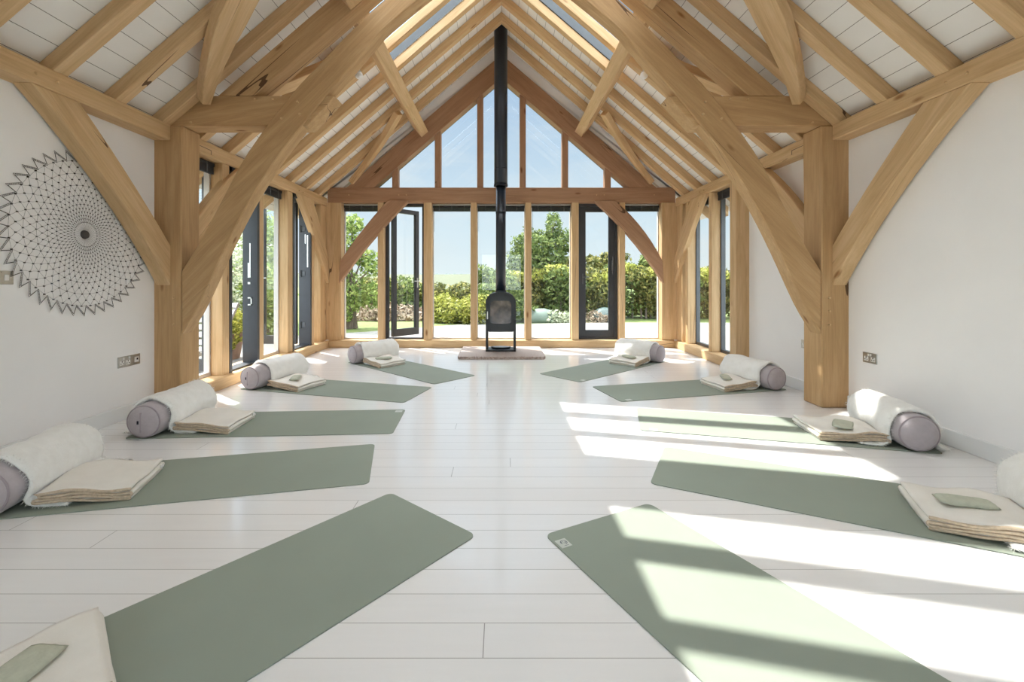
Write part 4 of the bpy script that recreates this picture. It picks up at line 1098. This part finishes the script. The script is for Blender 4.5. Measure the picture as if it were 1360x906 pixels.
# brush heap
def heap(name, c, rx, ry, h, m, label, cat, n, size, rs):
    me = leaf_mesh([(c[0], c[1], -.05, rx, ry, h), (c[0]+rx*.5, c[1], -.05, rx*.7, ry*.8, h*.7)], n, size, rs); o = link(name, me, m, None, Matrix.Identity(4)); tag(o, label, cat); return o
heap('brush_pile', (-3.5, 13.9), 1.2, .5, .42, BRUSH, 'heap of dry brown brushwood on the grass seen through the left gable panes', 'brushwood', 3800, .075, 170)
heap('rubble_pile', (2.75, 13.1), .42, .3, .26, BRUSH, 'small heap of brown rubble seen through the closed door', 'rubble', 1200, .04, 171)
def dome(name, c, rx, ry, h, m, label, cat):
    bm = bmesh.new(); bmesh.ops.create_uvsphere(bm, u_segments=28, v_segments=14, radius=1, matrix=Matrix.Translation((c[0], c[1], -.07)) @ Matrix.Diagonal((rx, ry, h, 1)))
    for v_ in bm.verts:
        v_.co.z += .03*fbm(v_.co.x, v_.co.y, v_.co.z, 2.5)
        if v_.co.z < -.075: v_.co.z = -.075
    o = bm_obj(name, bm, m, None, Matrix.Identity(4), True); tag(o, label, cat); return o
dome('covered_mound', (1.15, 13.15), .55, .3, .40, TARP, 'low pale green covered mound at the hedge foot right of the stove', 'cover')
dome('covered_mound', (3.05, 13.35), .42, .3, .42, TARPD, 'dark green covered mound behind the rubble at the closed door', 'cover')
for i, x in enumerate((1.5, 1.8, 2.05)):
    heap('silver_plant', (x, 12.95), .25, .2, .30-.04*i, LEAF_S, 'low silvery plant at the foot of the hedge, %s of three right of the stove' % ordinal[i+1], 'plant', 500, .05, 180+i)
# left garden
gb = [(-5.6, 8.6, .9), (-6.6, 8.3, 1.2), (-5.3, 9.9, .7), (-6.3, 10.4, 1.3), (-7.4, 9.6, 1.6)]
gbl = ['nearest beyond the left doorway', 'farther left beyond the doorway', 'beyond the cracked post', 'behind the paler bush', 'outermost at the left']
for i, (x, y, h) in enumerate(gb):
    bl_ = [(x+rnd.uniform(-.2, .2), y+rnd.uniform(-.2, .2), .2+.32*k, .6, .6, .42) for k in range(int(h/.3)+2)]
    shrub('flowering_bush', bl_, 5200, .045, LEAF_S if i in (0, 3) else LEAF_B, 'tall garden bush outside the left side, '+gbl[i], 'bush', 'bushes outside the left glazing', 200+i)
for i, (x, y) in enumerate(((-7.2, 12.6), (-8.4, 11.6), (-9.2, 9.5), (-9.0, 7.2))):
    bl_ = [(x+rnd.uniform(-.5, .5), y+rnd.uniform(-.3, .3), .3+.45*k, .95, .9, .55) for k in range(6)]
    shrub('garden_tree', bl_, 5200, .08, LEAF_B, 'dense green tree outside the left glazing, %s counted from the gable' % ordinal[i+1], 'tree', 'trees outside the left glazing', 220+i)
for i, (x, y) in enumerate(((7.6, 12.0), (8.6, 10.5), (9.2, 8.6))):
    bl_ = [(x+rnd.uniform(-.4, .4), y+rnd.uniform(-.3, .3), .25+.3*k, .8, .8, .45) for k in range(5)]
    shrub('hedge_bush', bl_, 4200, .07, LEAF_O, 'hedge bush outside the right side panes, %s counted from the gable' % ordinal[i+1], 'hedge', 'hedge bushes right of the building', 240+i)
# planter
pt = empty('garden_planter', (-4.25, 7.0, -.066)); tag(pt, 'terracotta planter with yellow green plant outside the left doorway', 'planter')
bm = bmesh.new(); add_lathe(bm, [(0, 0), (.17, 0), (.23, .36), (.25, .36), (.25, .41), (.21, .41), (.20, .36), (0, .35)], 28, Matrix.Translation((-4.25, 7.0, -.066))); bm_obj('pot', bm, TERRA, pt, Matrix.Identity(4), False)
me = leaf_mesh([(-4.25, 7.0, .50, .30, .30, .22), (-4.1, 6.85, .35, .16, .12, .22)], 1500, .03, 300); link('plant', me, LEAF_Y, pt, Matrix.Identity(4))
# slatted garden lounger outside the narrow left pane
gc = empty('garden_lounger', (-4.0, 5.45, -.066)); tag(gc, 'grey slatted garden lounger outside the narrow left pane', 'lounger')
bm = bmesh.new()
for k in range(9): add_box(bm, (-4.45, 4.95+k*.12, .24), (-3.75, 5.03+k*.12, .265))
bm_obj('seat', bm, GREYW, gc, Matrix.Identity(4))
bm = bmesh.new(); BMx = Matrix.Translation((-4.1, 6.02, .26)) @ Matrix.Rotation(math.radians(52), 4, 'X')
for k in range(6): add_box(bm, (-.35, .02+k*.12, 0), (.35, .10+k*.12, .025), BMx)
for x in (-.33, .30): add_box(bm, (x, 0, -.03), (x+.04, .72, 0), BMx)
bm_obj('backrest', bm, GREYW, gc, Matrix.Identity(4))
for x in (-4.43, -3.81):
    for y in (5.0, 5.95): box('leg', (x, y, -.066), (x+.05, y+.05, .24), GREYW, gc, .003)
bm = bmesh.new(); add_box(bm, (-4.44, 4.95, .20), (-4.39, 6.03, .24)); add_box(bm, (-3.80, 4.95, .20), (-3.75, 6.03, .24)); bm_obj('rail', bm, GREYW, gc, Matrix.Identity(4))
# fence
fe = empty('slat_fence', (-5.6, 6.6, -.07)); tag(fe, 'weathered grey board fence outside the narrow left pane', 'fence')
bm = bmesh.new()
for k in range(16): add_box(bm, (-5.62, 5.6+k*.115, -.06), (-5.59, 5.70+k*.115, 1.15+.02*math.sin(k*2)))
add_box(bm, (-5.59, 5.6, .25), (-5.54, 7.45, .33)); add_box(bm, (-5.59, 5.6, .85), (-5.54, 7.45, .93))
bm_obj('boards', bm, GREYW, fe, Matrix.Identity(4))

# ------------------------------------------------------------------ light
sun = bpy.data.lights.new('sun', 'SUN'); sun.energy = 6.6; sun.angle = math.radians(.6); sun.color = (1, .965, .90)
so = bpy.data.objects.new('sun', sun); COL.objects.link(so)
so.rotation_euler = Vector((-.49, .40, 1)).to_track_quat('Z', 'Y').to_euler()
w = bpy.data.worlds.new('sky'); scn.world = w; w.use_nodes = True; nt = w.node_tree
bg = nt.nodes['Background']
tc = N(nt, 'ShaderNodeTexCoord'); sx = N(nt, 'ShaderNodeSeparateXYZ'); L(nt, tc.outputs['Generated'], sx.inputs[0])
r = ramp(nt, sx.outputs[2], [(0, (.55, .61, .63)), (.12, (.45, .55, .62)), (.40, (.285, .39, .53)), (1, (.25, .36, .55))])
mp = N(nt, 'ShaderNodeMapping'); mp.inputs['Scale'].default_value = (1.2, 1.2, 5); L(nt, tc.outputs['Generated'], mp.inputs[0])
cl = noise_n(nt, mp.outputs[0], 2.2, 6, .6, .4); cr = ramp(nt, cl.outputs[0], [(.42, (0, 0, 0)), (.72, (.75, .75, .75))])
mx = N(nt, 'ShaderNodeMix', data_type='RGBA'); L(nt, cr.outputs[0], mx.inputs[0]); L(nt, r.outputs[0], mx.inputs[6]); mx.inputs[7].default_value = (.54, .575, .59, 1)
# extra sky brightness added overhead, sunward and behind the camera to light the room
up = N(nt, 'ShaderNodeMapRange'); up.inputs['From Min'].default_value = .55; up.inputs['From Max'].default_value = .85; up.inputs['To Min'].default_value = 1; up.inputs['To Max'].default_value = 8; L(nt, sx.outputs[2], up.inputs[0])
nrm = N(nt, 'ShaderNodeVectorMath', operation='DOT_PRODUCT'); L(nt, tc.outputs['Generated'], nrm.inputs[0]); nrm.inputs[1].default_value = Vector((-.35, .52, 1)).normalized()
gl_ = N(nt, 'ShaderNodeMapRange'); gl_.inputs['From Min'].default_value = .76; gl_.inputs['From Max'].default_value = .96; gl_.inputs['To Min'].default_value = 0; gl_.inputs['To Max'].default_value = 4; L(nt, nrm.outputs['Value'], gl_.inputs[0])
bk = N(nt, 'ShaderNodeMapRange'); bk.inputs['From Min'].default_value = -.1; bk.inputs['From Max'].default_value = -.6; bk.inputs['To Min'].default_value = 1; bk.inputs['To Max'].default_value = 6; L(nt, sx.outputs[1], bk.inputs[0])
mxm = N(nt, 'ShaderNodeMath', operation='MAXIMUM'); L(nt, up.outputs[0], mxm.inputs[0]); L(nt, bk.outputs[0], mxm.inputs[1])
sm = N(nt, 'ShaderNodeMath', operation='ADD'); L(nt, mxm.outputs[0], sm.inputs[0]); L(nt, gl_.outputs[0], sm.inputs[1]); mxm = sm
wm = N(nt, 'ShaderNodeMapRange'); wm.inputs['From Min'].default_value = .50; wm.inputs['From Max'].default_value = .75; L(nt, sx.outputs[2], wm.inputs[0])
mw_ = N(nt, 'ShaderNodeMix', data_type='RGBA'); L(nt, wm.outputs[0], mw_.inputs[0]); L(nt, mx.outputs[2], mw_.inputs[6]); mw_.inputs[7].default_value = (.58, .615, .65, 1)
L(nt, mw_.outputs[2], bg.inputs[0]); L(nt, mxm.outputs[0], bg.inputs[1])

# ------------------------------------------------------------------ camera
cam = bpy.data.cameras.new('camera'); co = bpy.data.objects.new('camera', cam); COL.objects.link(co)
co.location = (0, 0, CAMZ); co.rotation_euler = (PI/2, 0, 0)
cam.sensor_width = 36; cam.lens = 36*600/1360; cam.shift_x = 14/1360; cam.shift_y = -81/1360; cam.clip_end = 1000; cam.clip_start = .02
scn.camera = co
scn.cycles.max_bounces = 10; scn.cycles.diffuse_bounces = 7; scn.cycles.transparent_max_bounces = 24; scn.cycles.sample_clamp_indirect = 8
scn.view_settings.view_transform = 'Standard'; scn.view_settings.look = 'None'; scn.view_settings.gamma = 1; scn.view_settings.exposure = .72
scn.view_settings.use_curve_mapping = False
